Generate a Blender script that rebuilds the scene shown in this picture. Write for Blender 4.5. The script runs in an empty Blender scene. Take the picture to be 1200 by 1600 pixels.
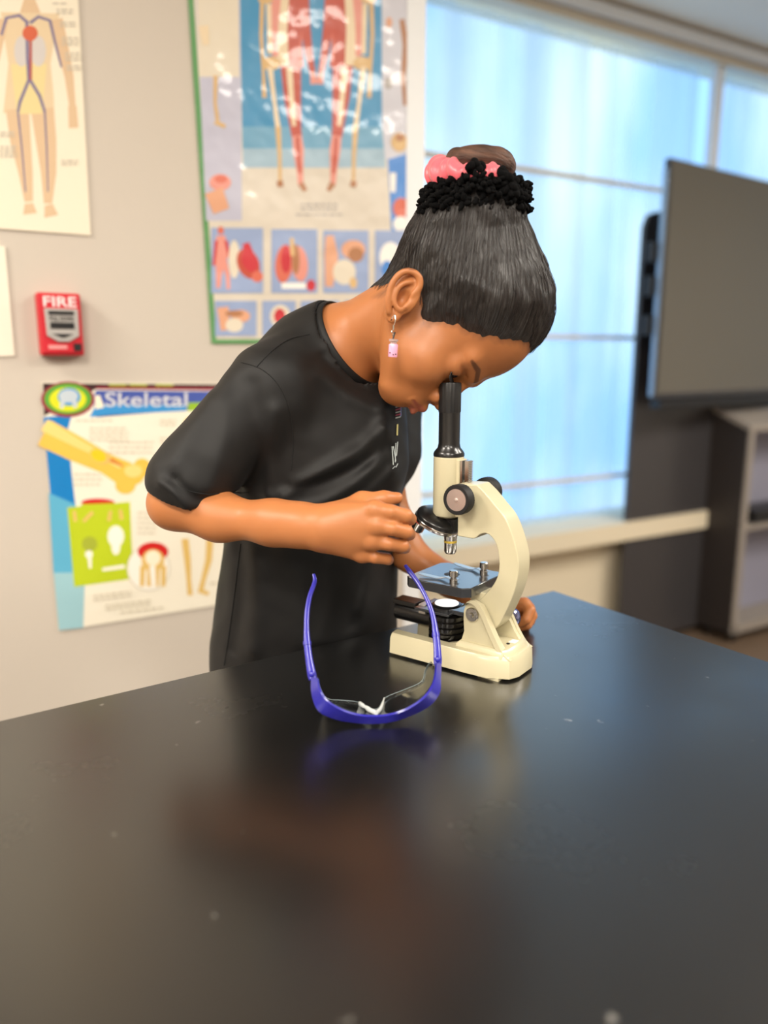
import bpy, bmesh, math, random
import numpy as np
from mathutils import Vector, Matrix
try:
    import openvdb as vdb
except ImportError:
    import pyopenvdb as vdb
random.seed(7); rng = np.random.default_rng(11)
S = bpy.context.scene
# ---------------------------------------------------------------- camera, exposure, lights
CZ = 1.24                      # camera height; metres throughout, camera looks along +Y
PITCH = math.radians(11.31)
cam_d = bpy.data.cameras.new('camera'); cam = bpy.data.objects.new('camera', cam_d)
S.collection.objects.link(cam); S.camera = cam
cam.location = (0, 0, CZ); cam.rotation_euler = (math.pi/2 - PITCH, 0, 0)
cam_d.sensor_fit = 'VERTICAL'; cam_d.sensor_height = 32.0; cam_d.lens = 32.0*1200/1600   # 24 mm: f = 1200 px of 1600
cam_d.clip_start = 0.02
cam_d.dof.use_dof = True; cam_d.dof.focus_distance = 0.86; cam_d.dof.aperture_fstop = 1.7
S.view_settings.view_transform = 'Standard'; S.view_settings.look = 'None'
S.view_settings.gamma = 1.0; S.view_settings.use_curve_mapping = False
S.view_settings.exposure = 0.0
S.cycles.max_bounces = 8; S.cycles.transparent_max_bounces = 24; S.cycles.use_denoising = True
S.cycles.sample_clamp_indirect = 6.0
w = bpy.data.worlds.new('world'); S.world = w; w.use_nodes = True
w.node_tree.nodes['Background'].inputs[0].default_value = (0.55, 0.75, 1.0, 1)
w.node_tree.nodes['Background'].inputs[1].default_value = 1.0
LAMP_POWER = 41.0              # each ceiling troffer, watts
LAMP_COLOR = (1.0, 0.93, 0.83)
DAY_STRENGTH = 1.9             # bright hazy daylight behind the shades
CEIL = 2.495
LAMPS = [(-1.6, 0.1), (-0.3, -0.7), (0.9, -1.4), (-1.9, -1.6), (1.7, 0.5), (-0.5, -2.3), (2.3, 1.6)]  # last one is an added, unseen troffer that brightens the window header

# ---------------------------------------------------------------- helpers
def lin(r, g, b, a=1.0):
    f = lambda c: (c/255/12.92) if c/255 <= 0.04045 else ((c/255+0.055)/1.055)**2.4
    return (f(r), f(g), f(b), a)
def ray(px, py):
    u = (px-600)/1200; v = (800-py)/1200; c, s = math.cos(PITCH), math.sin(PITCH)
    return np.array([u, c+v*s, -s+v*c])
def W(px, py, Y):               # world point at depth Y seen at that spot of the photo
    r = ray(px, py); return r*(Y/r[1]) + np.array([0, 0, CZ])
def T(px, py, z):               # world point at height z
    r = ray(px, py); return r*((z-CZ)/r[2]) + np.array([0, 0, CZ])
MATS = {}
def mat(name, col, rough=0.5, metal=0.0, coat=0.0, bump=None, spec=None, noise=None, sheen=0, sub=0, trans=0, ior=None, coat_rough=0.05):
    m = bpy.data.materials.new(name); m.use_nodes = True; nt = m.node_tree; n = nt.nodes; l = nt.links
    b = n['Principled BSDF']; b.inputs['Base Color'].default_value = col
    b.inputs['Roughness'].default_value = rough; b.inputs['Metallic'].default_value = metal
    b.inputs['Coat Weight'].default_value = coat; b.inputs['Coat Roughness'].default_value = coat_rough
    if spec is not None: b.inputs['Specular IOR Level'].default_value = spec
    if ior: b.inputs['IOR'].default_value = ior
    if sheen: b.inputs['Sheen Weight'].default_value = sheen
    if sub:
        b.inputs['Subsurface Weight'].default_value = sub; b.inputs['Subsurface Radius'].default_value = (1, .35, .2)
        b.inputs['Subsurface Scale'].default_value = .006
    if trans: b.inputs['Transmission Weight'].default_value = trans
    tc = n.new('ShaderNodeTexCoord')
    if noise:                    # (scale, second colour, detail)
        t = n.new('ShaderNodeTexNoise'); t.inputs['Scale'].default_value = noise[0]; t.inputs['Detail'].default_value = 4
        l.new(tc.outputs['Object'], t.inputs['Vector'])
        mx = n.new('ShaderNodeMix'); mx.data_type = 'RGBA'
        mx.inputs[6].default_value = col; mx.inputs[7].default_value = noise[1]
        l.new(t.outputs['Fac'], mx.inputs[0]); l.new(mx.outputs[2], b.inputs['Base Color'])
    if bump:                     # (scale, strength, distance)
        t = n.new('ShaderNodeTexNoise'); t.inputs['Scale'].default_value = bump[0]; t.inputs['Detail'].default_value = 3
        l.new(tc.outputs['Object'], t.inputs['Vector'])
        bp = n.new('ShaderNodeBump'); bp.inputs['Strength'].default_value = bump[1]; bp.inputs['Distance'].default_value = bump[2]
        l.new(t.outputs['Fac'], bp.inputs['Height']); l.new(bp.outputs[0], b.inputs['Normal'])
        if coat: l.new(bp.outputs[0], b.inputs['Coat Normal'])
    MATS[name] = m; return m
def emit(name, col, s):
    m = bpy.data.materials.new(name); m.use_nodes = True; nt = m.node_tree; nt.nodes.clear()
    e = nt.nodes.new('ShaderNodeEmission'); e.inputs[0].default_value = col; e.inputs[1].default_value = s
    o = nt.nodes.new('ShaderNodeOutputMaterial'); nt.links.new(e.outputs[0], o.inputs[0]); return m
def tag(o, label=None, cat=None, group=None, kind=None):
    if label: o['label'] = label
    if cat: o['category'] = cat
    if group: o['group'] = group
    if kind: o['kind'] = kind
    return o
def empty(name, loc, rz=0.0, label=None, cat=None, group=None):
    o = bpy.data.objects.new(name, None); S.collection.objects.link(o)
    o.location = loc; o.rotation_euler = (0, 0, rz); o.empty_display_size = .05
    return tag(o, label, cat, group)
class MB:                        # collects faces, each with a material slot
    def __init__(s): s.v = []; s.f = []; s.m = []
    def add(s, vs, fs, mi=0):
        o = len(s.v); s.v += [tuple(map(float, p)) for p in vs]
        s.f += [[i+o for i in f] for f in fs]; s.m += [mi]*len(fs)
    def box(s, c, d, ax=None, mi=0):
        c = np.array(c, float); A = np.eye(3) if ax is None else np.array(ax, float)
        vs = [c + A[0]*d[0]/2*i + A[1]*d[1]/2*j + A[2]*d[2]/2*k for k in (-1, 1) for j in (-1, 1) for i in (-1, 1)]
        s.add(vs, [[0,2,3,1],[4,5,7,6],[0,1,5,4],[2,6,7,3],[0,4,6,2],[1,3,7,5]], mi)
    def prism(s, poly, e0, e1, P0, n, t0, t1, mi=0):     # 2D polygon in axes e0,e1 about P0, from n*t0 to n*t1
        e0, e1, P0, n = map(lambda q: np.array(q, float), (e0, e1, P0, n)); N = len(poly)
        a = [P0+e0*p[0]+e1*p[1]+n*t0 for p in poly]; b = [P0+e0*p[0]+e1*p[1]+n*t1 for p in poly]
        s.add(a+b, [list(range(N))[::-1], list(range(N, 2*N))] + [[i, (i+1) % N, N+(i+1) % N, N+i] for i in range(N)], mi)
    def tube(s, pts, r, n=10, mi=0, flat=1.0, up=None, cap=True):   # flat < 1 squashes along the second axis
        P = [np.array(p, float) for p in pts]; R = r if hasattr(r, '__len__') else [r]*len(P)
        rings = []; prev = None
        for i, p in enumerate(P):
            t = P[min(i+1, len(P)-1)] - P[max(i-1, 0)]; t /= (np.linalg.norm(t)+1e-12)
            if up is not None: u = np.array(up, float)
            elif prev is None: u = np.array([0, 0, 1.]) if abs(t[2]) < .9 else np.array([1., 0, 0])
            else: u = prev
            u = u - t*np.dot(u, t); u /= (np.linalg.norm(u)+1e-12); prev = u
            v = np.cross(t, u)
            rings.append([p + (u*math.cos(q) + v*math.sin(q)*flat)*R[i] for q in [2*math.pi*k/n for k in range(n)]])
        vs = [q for rr in rings for q in rr]; fs = []
        for i in range(len(P)-1):
            for k in range(n):
                a = i*n+k; b = i*n+(k+1) % n; fs.append([a, b, b+n, a+n])
        if cap: fs += [list(range(n))[::-1], [len(vs)-n+k for k in range(n)]]
        s.add(vs, fs, mi)
    def lathe(s, prof, o, ax=(0, 0, 1), n=32, mi=0):     # prof: (radius, height along ax)
        ax = np.array(ax, float); ax /= np.linalg.norm(ax); o = np.array(o, float)
        u = np.cross(ax, [0, 0, 1.]) if abs(ax[2]) < .9 else np.array([1., 0, 0]); u -= ax*np.dot(u, ax); u /= np.linalg.norm(u); v = np.cross(ax, u)
        vs = [o + ax*h + (u*math.cos(q)+v*math.sin(q))*r for r, h in prof for q in [2*math.pi*k/n for k in range(n)]]
        fs = [[i*n+k, i*n+(k+1) % n, (i+1)*n+(k+1) % n, (i+1)*n+k] for i in range(len(prof)-1) for k in range(n)]
        if prof[0][0] > 1e-6: fs.append([k for k in range(n)][::-1])
        if prof[-1][0] > 1e-6: fs.append([(len(prof)-1)*n+k for k in range(n)])
        s.add(vs, fs, mi)
def obj(name, mb, mats, parent=None, world=False, bevel=0, seg=2, smooth=True, ang=40, sub=0, scale=1.0):
    v = np.array(mb.v, float)*scale
    q_ = parent
    while world and q_ is not None: v = v - np.array(q_.location); q_ = q_.parent
    me = bpy.data.meshes.new(name); me.from_pydata(v.tolist(), [], mb.f); me.validate()
    mats = mats if isinstance(mats, (list, tuple)) else [mats]
    for m in mats: me.materials.append(m)
    if len(mats) > 1 and len(me.polygons) == len(mb.m): me.polygons.foreach_set('material_index', mb.m)
    bm = bmesh.new(); bm.from_mesh(me); bmesh.ops.recalc_face_normals(bm, faces=bm.faces); bm.to_mesh(me); bm.free()
    if smooth:
        me.polygons.foreach_set('use_smooth', [True]*len(me.polygons))
        me.set_sharp_from_angle(angle=math.radians(ang))
    o = bpy.data.objects.new(name, me); S.collection.objects.link(o); o.parent = parent
    if bevel:
        b = o.modifiers.new('bevel', 'BEVEL'); b.width = bevel; b.segments = seg; b.limit_method = 'ANGLE'; b.angle_limit = math.radians(35); b.harden_normals = True
    if sub:
        q = o.modifiers.new('sub', 'SUBSURF'); q.levels = sub; q.render_levels = sub
    return o
def text_poly(txt, size, bold=0.0):                      # lettering as flat triangles: verts (x,y), faces
    cu = bpy.data.curves.new('t', 'FONT'); cu.body = txt; cu.size = size; cu.offset = bold; cu.resolution_u = 3
    ob = bpy.data.objects.new('t', cu); S.collection.objects.link(ob)
    dg = bpy.context.evaluated_depsgraph_get(); me = bpy.data.meshes.new_from_object(ob.evaluated_get(dg))
    v = [(p.co.x, p.co.y) for p in me.vertices]; f = [list(p.vertices) for p in me.polygons]
    bpy.data.objects.remove(ob); bpy.data.meshes.remove(me); return v, f

# ---------------------------------------------------------------- room shell
D = np.array([math.sin(math.pi/3), 0.5, 0]); D[0] = 0.8660; D = D/np.linalg.norm(D)   # along the walls
N = np.array([0.5, -0.866, 0]); N = N/np.linalg.norm(N)                               # into the room
Zv = np.array([0, 0, 1.])
CP, CWN = 1.478, 2.30           # distance of the poster wall and of the window wall
def wl(c, s, z): return -N*c + D*s + Zv*z
def on_wall(px, py, c, off=0.0):
    r = ray(px, py); t = (c-off)/np.dot(r, -N); return r*t + np.array([0, 0, CZ])
def wall_sz(px, py, c):
    P = on_wall(px, py, c); return np.dot(P, D), P[2]
m_wall = mat('wall_paint', lin(204, 195, 183), .85, bump=(60, .08, .002), noise=(1.2, lin(198, 189, 177)))
m_wall2 = mat('wall_cream', lin(226, 214, 188), .8)
m_ceil = mat('ceiling_paint', lin(236, 229, 215), .9, bump=(180, .2, .002))
m_floor = mat('floor_vinyl', lin(120, 100, 82), .45, noise=(9, lin(98, 82, 68)))
m_trim = mat('window_trim', lin(214, 202, 180), .55)
m_white = mat('white_trim', lin(235, 238, 240), .5)
def slab(name, P0, e0, L0, e1, L1, n, t, m, kind='structure'):   # box with corner P0
    mb = MB(); e0, e1, n = map(np.array, (e0, e1, n)); P0 = np.array(P0)
    mb.box(P0+e0*L0/2+e1*L1/2+n*t/2, (L0, L1, t), (e0, e1, n)); o = obj(name, mb, m, smooth=False); return tag(o, kind=kind)
slab('floor', (-4, -4, -.1), (1, 0, 0), 9, (0, 1, 0), 9.5, (0, 0, 1), .1, m_floor)
slab('ceiling', (-4, -4, CEIL), (1, 0, 0), 9, (0, 1, 0), 9.5, (0, 0, 1), .1, m_ceil)
END = 0.945                     # right end of the poster wall
slab('wall_left', wl(CP, -3.4, 0), D, 3.4+END, Zv, CEIL, -N, .83, m_wall)
slab('wall_right', wl(CWN, END-.02, 0), D, 4.6, Zv, .50, -N, .2, m_wall2)
slab('trim_1', wl(CWN, END, 2.43), D, 4.4, Zv, CEIL-2.43, -N, .2, m_wall2)     # header above the window
slab('wall_back', (-4, -3.2, 0), (1, 0, 0), 8.6, Zv, CEIL, (0, -1, 0), .15, m_wall)
slab('wall_side', (3.9, -3.2, 0), (0, 1, 0), 8.5, Zv, CEIL, (1, 0, 0), .15, m_wall)
slab('wall_near', (-3.6, -3.2, 0), (0, 1, 0), 3.2, Zv, CEIL, (-1, 0, 0), .15, m_wall)
slab('trim_2', wl(CWN-.12, END, .50), D, 4.2, Zv, .075, -N, .32, m_wall2)      # deep sill
slab('trim_3', wl(CWN-.05, END, 2.405), D, 4.2, Zv, .03, -N, .06, m_trim)       # shade head rail
slab('trim_4', wl(CWN-.07, END, 2.44), D, 4.2, Zv, .04, -N, .09, m_white)
slab('trim_5', wl(CP-.006, END-.04, 0), D, .045, Zv, CEIL, -N, .03, m_white)    # white corner bead beside the big poster
# window: bright pane, bars, sheer shade
m_day = bpy.data.materials.new('daylight_pane'); m_day.use_nodes = True
nt = m_day.node_tree; nt.nodes.clear(); n_ = nt.nodes; l_ = nt.links
e = n_.new('ShaderNodeEmission'); o_ = n_.new('ShaderNodeOutputMaterial'); l_.new(e.outputs[0], o_.inputs[0])
tc = n_.new('ShaderNodeTexCoord'); mp = n_.new('ShaderNodeMapping'); mp.inputs['Scale'].default_value = (1.6, 1.6, .8)
nz = n_.new('ShaderNodeTexNoise'); nz.inputs['Scale'].default_value = 1.1; nz.inputs['Detail'].default_value = 3
cr = n_.new('ShaderNodeValToRGB'); cr.color_ramp.elements[0].position = .38; cr.color_ramp.elements[1].position = .64
cr.color_ramp.elements[0].color = lin(140, 190, 240); cr.color_ramp.elements[1].color = lin(205, 230, 244)
l_.new(tc.outputs['Object'], mp.inputs[0]); l_.new(mp.outputs[0], nz.inputs['Vector']); l_.new(nz.outputs['Fac'], cr.inputs[0])
l_.new(cr.outputs[0], e.inputs[0]); e.inputs[1].default_value = DAY_STRENGTH
g = empty('window_1', wl(CWN, 2.8, .575)); tag(g, kind='structure')
mb = MB(); mb.box(wl(CWN+.16, END+2.1, 1.49), (4.2, .01, 1.95), (D, -N, Zv)); obj('window_pane', mb, m_day, g, world=True, smooth=False)
mb = MB()
for z in (.754, 1.322, 1.906): mb.box(wl(CWN+.0, END+2.1, z), (4.2, .014, .016), (D, -N, Zv))
obj('window_rail', mb, m_trim, g, world=True, smooth=False)
mb = MB()
for s in (2.90, 4.6): mb.box(wl(CWN-.01, s, 1.50), (.045, .03, 1.86), (D, -N, Zv))
mb.box(wl(CWN-.01, END+.02, 1.50), (.05, .03, 1.86), (D, -N, Zv))
obj('window_frame', mb, m_white, g, world=True, smooth=False)
m_sh = bpy.data.materials.new('sheer_shade'); m_sh.use_nodes = True
nt = m_sh.node_tree; n_ = nt.nodes; l_ = nt.links; n_.clear()
tr = n_.new('ShaderNodeBsdfTransparent'); tl = n_.new('ShaderNodeBsdfTranslucent'); df = n_.new('ShaderNodeBsdfDiffuse')
tr.inputs[0].default_value = (.92, .96, 1, 1); tl.inputs[0].default_value = lin(225, 235, 240); df.inputs[0].default_value = lin(190, 200, 205)
m1 = n_.new('ShaderNodeMixShader'); m2 = n_.new('ShaderNodeMixShader'); m1.inputs[0].default_value = .45; m2.inputs[0].default_value = .5
l_.new(tl.outputs[0], m1.inputs[1]); l_.new(df.outputs[0], m1.inputs[2])
l_.new(m1.outputs[0], m2.inputs[1]); l_.new(tr.outputs[0], m2.inputs[2])
tc = n_.new('ShaderNodeTexCoord'); mp = n_.new('ShaderNodeMapping'); mp.inputs['Scale'].default_value = (9, 9, .25)
nz = n_.new('ShaderNodeTexNoise'); nz.inputs['Scale'].default_value = 1; nz.inputs['Detail'].default_value = 4
mr = n_.new('ShaderNodeMapRange'); mr.inputs[1].default_value = .35; mr.inputs[2].default_value = .65; mr.inputs[3].default_value = .30; mr.inputs[4].default_value = .72
l_.new(tc.outputs['Object'], mp.inputs[0]); l_.new(mp.outputs[0], nz.inputs['Vector']); l_.new(nz.outputs['Fac'], mr.inputs[0]); l_.new(mr.outputs[0], m2.inputs[0])
o_ = n_.new('ShaderNodeOutputMaterial'); l_.new(m2.outputs[0], o_.inputs[0])
def shade(s0, s1, label):
    mb = MB(); nx = int((s1-s0)/.02); zs = [.585, 1.04, 1.5, 1.95, 2.405]
    vs = []; fs = []
    for z in zs:
        for i in range(nx+1):
            s = s0+(s1-s0)*i/nx
            vs.append(wl(CWN+.045+.008*math.sin(s*31)+.005*math.sin(s*83+z), s, z))
    for k in range(len(zs)-1):
        for i in range(nx): a = k*(nx+1)+i; fs.append([a, a+1, a+nx+2, a+nx+1])
    mb.add(vs, fs); o = obj('window_shade', mb, m_sh, ang=180); tag(o, label, 'shade')
shade(END+.03, 2.87, 'wide sheer blue-lit window shade between the white corner post and the mullion')
shade(2.93, 4.55, 'sheer window shade right of the white mullion, above the television')
# ceiling troffers
m_diff = emit('lamp_diffuser', (1, .86, .68, 1), 3.0)
for i, (x, y) in enumerate(LAMPS):
    q = empty('ceiling_light', (x, y, CEIL-.03), 0, 'square white ceiling light panel in the ceiling, out of view', 'light', 'ceiling light panels')
    mb = MB()
    for sx, sy, dx, dy in ((0, .31, .64, .02), (0, -.31, .64, .02), (.31, 0, .02, .6), (-.31, 0, .02, .6)): mb.box((sx, sy, .015), (dx, dy, .03))
    obj('frame', mb, m_white, q, smooth=False)
    mb = MB(); mb.box((0, 0, .02), (.6, .6, .01)); obj('diffuser', mb, m_diff, q, smooth=False)
    ld = bpy.data.lights.new('troffer', 'AREA'); ld.shape = 'SQUARE'; ld.size = .6; ld.energy = LAMP_POWER; ld.color = LAMP_COLOR
    lo = bpy.data.objects.new('troffer', ld); S.collection.objects.link(lo); lo.location = (x, y, CEIL-.035); lo.visible_camera = True

# ---------------------------------------------------------------- wall things
# posters are flat printed sheets: the print is thin layered shapes of ink inside the one mesh
class Sheet:
    def __init__(s, c, cols, rough=.4, coat=0, bump=None):
        s.c = c; s.mb = MB(); s.names = list(cols); s.k = 0
        s.mats = [mat('print_'+k, lin(*v), rough, coat=coat, bump=bump) for k, v in cols.items()]
    def poly(s, pts, m, lift=None):
        s.k += 1; off = .0035 + s.k*.000008 if lift is None else lift
        P = [on_wall(x, y, s.c, off) for x, y in pts]; s.mb.add(P, [list(range(len(P)))[::-1]], s.names.index(m))
    def ell(s, x, y, rx, ry, m, a=0, n=20):
        ca, sa = math.cos(a), math.sin(a)
        s.poly([(x+rx*math.cos(t)*ca-ry*math.sin(t)*sa, y+rx*math.cos(t)*sa+ry*math.sin(t)*ca) for t in [2*math.pi*i/n for i in range(n)]], m)
    def limb(s, pts, ws, m):      # a tapering stroke through points
        L = []; R = []
        for i, p in enumerate(pts):
            a = np.array(pts[max(i-1, 0)], float); b = np.array(pts[min(i+1, len(pts)-1)], float); t = (b-a)/(np.linalg.norm(b-a)+1e-9)
            nn = np.array([-t[1], t[0]])*ws[i]/2; L.append(tuple(np.array(p)+nn)); R.append(tuple(np.array(p)-nn))
        for i in range(len(pts)-1): s.poly([L[i], L[i+1], R[i+1], R[i]], m, .0035+(s.k+1)*.000008)
    def rect(s, x0, y0, x1, y1, m): s.poly([(x0, y0), (x1, y0), (x1, y1), (x0, y1)], m)
    def words(s, x0, y0, x1, lines, dy, m, h=2.6, seed=0, slope=0.0):
        r = random.Random(seed)
        for j in range(lines):
            x = x0; y = y0+j*dy
            while x < x1-2:
                ww = r.uniform(4, 11); e = min(x+ww, x1); s.poly([(x, y+slope*(x-x0)), (e, y+slope*(e-x0)), (e, y+h+slope*(e-x0)), (x, y+h+slope*(x-x0))], m); x = e+2.5
    def text(s, txt, x0, y1, x1, hgt, m, slope=0.0):
        v, f = text_poly(txt, 1.0, .012); xs = [p[0] for p in v]; ys = [p[1] for p in v]; w_ = max(xs)-min(xs); h_ = max(ys)
        s.k += 1
        P = [on_wall(x0+(p[0]-min(xs))/w_*(x1-x0), y1-p[1]/h_*hgt+slope*(p[0]-min(xs))/w_*(x1-x0), s.c, .0035+s.k*.000008) for p in v]
        s.mb.add(P, f, s.names.index(m))
    def paper(s, quad, m, th=.0012, curl=0):     # the sheet itself, with thickness
        f_ = [on_wall(x, y, s.c, .0034) for x, y in quad]; b_ = [p - N*th*2 for p in f_]
        s.mb.add(f_+b_, [[3, 2, 1, 0], [4, 5, 6, 7], [0, 1, 5, 4], [1, 2, 6, 5], [2, 3, 7, 6], [3, 0, 4, 7]], s.names.index(m))
    def build(s, name, label, cat='poster'):
        me = bpy.data.meshes.new(name); me.from_pydata([tuple(v) for v in s.mb.v], [], s.mb.f)
        for m in s.mats: me.materials.append(m)
        me.polygons.foreach_set('material_index', s.mb.m)
        o = bpy.data.objects.new(name, me); S.collection.objects.link(o); return tag(o, label, cat)

# big anatomy chart with the green border
A = Sheet(CP, dict(paper=(216, 207, 192), green=(92, 150, 92), teal=(60, 178, 190), blue=(66, 145, 190), blue2=(110, 165, 196), blue3=(160, 188, 205), lav=(190, 190, 208),
    lav2=(205, 205, 215), cream=(224, 214, 194), red=(190, 78, 58), red2=(214, 110, 88), pink=(226, 150, 135), bone=(214, 178, 122), bone2=(232, 212, 178), crimson=(200, 52, 62),
    flesh=(222, 164, 130), grey=(176, 170, 166), panel=(150, 168, 205), brown=(176, 122, 84), white=(244, 242, 236), royal=(80, 140, 214)), .4, coat=.3, bump=(6, .5, .03))
A.paper([(288, -90), (651, -90), (652, 537), (331, 537)], 'green')
A.poly([(297, -85), (646, -85), (645, 530), (338, 530)], 'paper')
A.poly([(638, -85), (651, -85), (651, 400), (640, 400)], 'teal')
A.poly([(620, -85), (640, -85), (642, 370), (612, 370), (606, 250)], 'royal')
A.poly([(303, -85), (375, -85), (378, 345), (322, 345)], 'lav')
A.poly([(305, -85), (372, -85), (374, 120), (312, 120)], 'cream')
A.poly([(594, -85), (636, -85), (636, 240), (596, 252)], 'lav2')
A.poly([(374, -85), (596, -85), (597, 200), (378, 200)], 'blue')
A.poly([(378, 198), (597, 198), (600, 232), (379, 232)], 'blue2')
A.poly([(379, 232), (600, 232), (603, 262), (380, 262)], 'blue3')
A.poly([(379, 262), (605, 262), (608, 345), (380, 345)], 'paper')
# standing flayed figures (front and back view) and their skeleton halves
def figure(cx, top, flip, k=1.0):
    X = lambda x: cx + flip*x*k*.86; Y = lambda y: top + y*k
    A.ell(X(0), Y(-56), 10, 14, 'red2'); A.ell(X(4), Y(-56), 5, 12, 'bone2'); A.limb([(X(0), Y(-46)), (X(0), Y(-28))], [11, 13], 'pink'); A.limb([(X(0), Y(-30)), (X(2), Y(-18))], [13, 18], 'red')
    A.limb([(X(2), Y(-20)), (X(3), Y(20)), (X(2), Y(60)), (X(0), Y(100))], [56, 50, 36, 44], 'red2')
    A.limb([(X(8), Y(-18)), (X(10), Y(20)), (X(8), Y(62)), (X(6), Y(96))], [30, 28, 18, 22], 'red')
    A.limb([(X(-10), Y(-10)), (X(-12), Y(40)), (X(-14), Y(100))], [16, 14, 22], 'bone2')
    A.limb([(X(26), Y(-12)), (X(30), Y(35)), (X(36), Y(78)), (X(43), Y(108))], [17, 15, 12, 9], 'red')
    A.limb([(X(43), Y(108)), (X(46), Y(128))], [8, 11], 'pink')
    A.limb([(X(-24), Y(-10)), (X(-28), Y(40)), (X(-26), Y(84))], [15, 12, 9], 'pink')
    A.limb([(X(3), Y(98)), (X(6), Y(150)), (X(12), Y(200)), (X(14), Y(212))], [32, 26, 17, 16], 'red')
    A.limb([(X(0), Y(102)), (X(4), Y(150)), (X(9), Y(195))], [10, 8, 6], 'bone2')
    A.limb([(X(14), Y(210)), (X(17), Y(232)), (X(20), Y(268)), (X(21), Y(288))], [15, 17, 10, 8], 'pink')
    A.limb([(X(15), Y(212)), (X(17), Y(244)), (X(20), Y(270))], [6, 7, 4], 'red')
    A.limb([(X(21), Y(286)), (X(30), Y(298))], [10, 7], 'brown')
    # skeleton side
    A.ell(X(-34), Y(95), 15, 11, 'bone'); A.limb([(X(-36), Y(100)), (X(-27), Y(160)), (X(-21), Y(196))], [9, 6, 8], 'bone2')
    A.limb([(X(-21), Y(196)), (X(-18), Y(240)), (X(-17), Y(282))], [9, 6, 5], 'bone'); A.limb([(X(-18), Y(282)), (X(-16), Y(292))], [10, 9], 'brown')
    A.limb([(X(-50), Y(-5)), (X(-52), Y(50)), (X(-48), Y(110)), (X(-46), Y(150))], [7, 6, 5, 7], 'bone')
    A.ell(X(-44), Y(-8), 12, 8, 'bone'); A.limb([(X(-38), Y(0)), (X(-36), Y(80))], [8, 7], 'bone2')
figure(452, 6, 1, .98); figure(538, 6, -1, .98)
A.limb([(318, 40), (322, 70)], [16, 10], 'bone2'); A.limb([(337, 118), (336, 160), (340, 188)], [7, 5, 6], 'bone'); A.limb([(336, 190), (352, 198)], [8, 6], 'bone')
A.ell(344, 285, 17, 13, 'pink'); A.limb([(334, 298), (346, 330)], [30, 26], 'flesh'); A.ell(345, 280, 10, 6, 'red2')
A.limb([(628, 30), (634, 70), (630, 120), (633, 165)], [8, 9, 7, 5], 'brown'); A.ell(608, 35, 5, 8, 'flesh'); A.ell(607, 130, 6, 9, 'grey'); A.ell(624, 222, 13, 15, 'bone')
A.ell(625, 215, 7, 6, 'brown'); A.ell(627, 325, 13, 16, 'red2'); A.limb([(614, 270), (614, 300)], [10, 8], 'white'); A.ell(626, 350, 12, 12, 'white')
A.words(470, 318, 530, 2, 7, 'grey', 3, 1); A.words(462, 334, 534, 1, 6, 'grey', 2.5, 2)
# the two rows of organ panels
for x0, x1, y0, y1 in ((330, 411, 356, 458), (424, 496, 358, 458), (505, 576, 360, 458), (586, 650, 360, 458), (336, 401, 470, 525), (410, 462, 470, 525), (470, 530, 470, 525), (538, 600, 470, 525)):
    A.rect(x0, y0, x1, y1, 'panel')
A.limb([(345, 368), (346, 400), (342, 430), (341, 450)], [14, 20, 9, 6], 'pink'); A.limb([(348, 400), (356, 430), (357, 452)], [10, 7, 5], 'pink'); A.ell(345, 360, 5, 6, 'red2')
A.limb([(338, 376), (334, 415)], [5, 4], 'crimson'); A.limb([(353, 376), (360, 410)], [5, 4], 'crimson'); A.ell(366, 405, 9, 30, 'cream')
A.ell(388, 412, 17, 25, 'red', -.4); A.ell(390, 408, 12, 18, 'crimson', -.4); A.limb([(384, 380), (390, 400)], [11, 16], 'crimson'); A.ell(402, 432, 9, 9, 'red2')
A.ell(444, 412, 14, 30, 'red2', .1); A.ell(447, 405, 8, 22, 'crimson'); A.ell(468, 412, 13, 28, 'pink', -.1); A.ell(462, 405, 6, 24, 'brown'); A.limb([(456, 372), (457, 400)], [6, 6], 'bone')
A.rect(440, 442, 478, 451, 'white'); A.ell(486, 446, 7, 9, 'crimson'); A.ell(474, 416, 20, 36, 'lav2') if False else None
A.limb([(515, 368), (518, 400), (514, 448)], [12, 22, 12], 'flesh'); A.ell(552, 390, 19, 15, 'flesh'); A.ell(556, 398, 12, 12, 'brown'); A.ell(538, 425, 18, 20, 'cream'); A.ell(552, 442, 6, 9, 'bone')
A.ell(610, 402, 17, 24, 'white'); A.ell(605, 420, 9, 13, 'royal')
A.limb([(348, 480), (352, 516)], [18, 14], 'flesh'); A.ell(376, 494, 15, 10, 'flesh'); A.ell(366, 508, 14, 11, 'cream'); A.ell(366, 490, 14, 5, 'brown')
A.ell(438, 494, 16, 18, 'cream'); A.ell(437, 494, 9, 12, 'crimson'); A.ell(500, 498, 14, 16, 'pink'); A.ell(566, 498, 16, 14, 'flesh')
A.build('wall_poster', 'large glossy human anatomy chart with green border and two flayed figures on blue')
# lower left skeletal poster
B = Sheet(CP, dict(paper=(242, 236, 218), black=(58, 34, 34), redline=(150, 50, 66), band=(72, 92, 172), band2=(62, 150, 214), strip=(20, 128, 200), strip2=(96, 178, 212), strip3=(158, 202, 212),
    green=(92, 168, 60), yellow=(222, 226, 40), tooth=(196, 208, 218), bone=(238, 196, 84), bone2=(246, 216, 132), marrow=(250, 206, 40), lime=(190, 208, 40), olive=(168, 180, 60), white=(248, 244, 232),
    red=(208, 40, 38), tan=(226, 190, 110), grey=(206, 198, 178), lit=(150, 190, 50), orange=(214, 130, 60), pale=(250, 240, 214), words=(214, 216, 222)), .35, coat=.15, bump=(9, .2, .01))
B.paper([(66, 598), (515, 601), (505, 919), (92, 986)], 'paper')
B.poly([(67, 599), (515, 602), (515, 611), (150, 608), (69, 650)], 'black'); B.poly([(150, 604), (515, 607), (515, 612), (150, 608)], 'redline')
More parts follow.
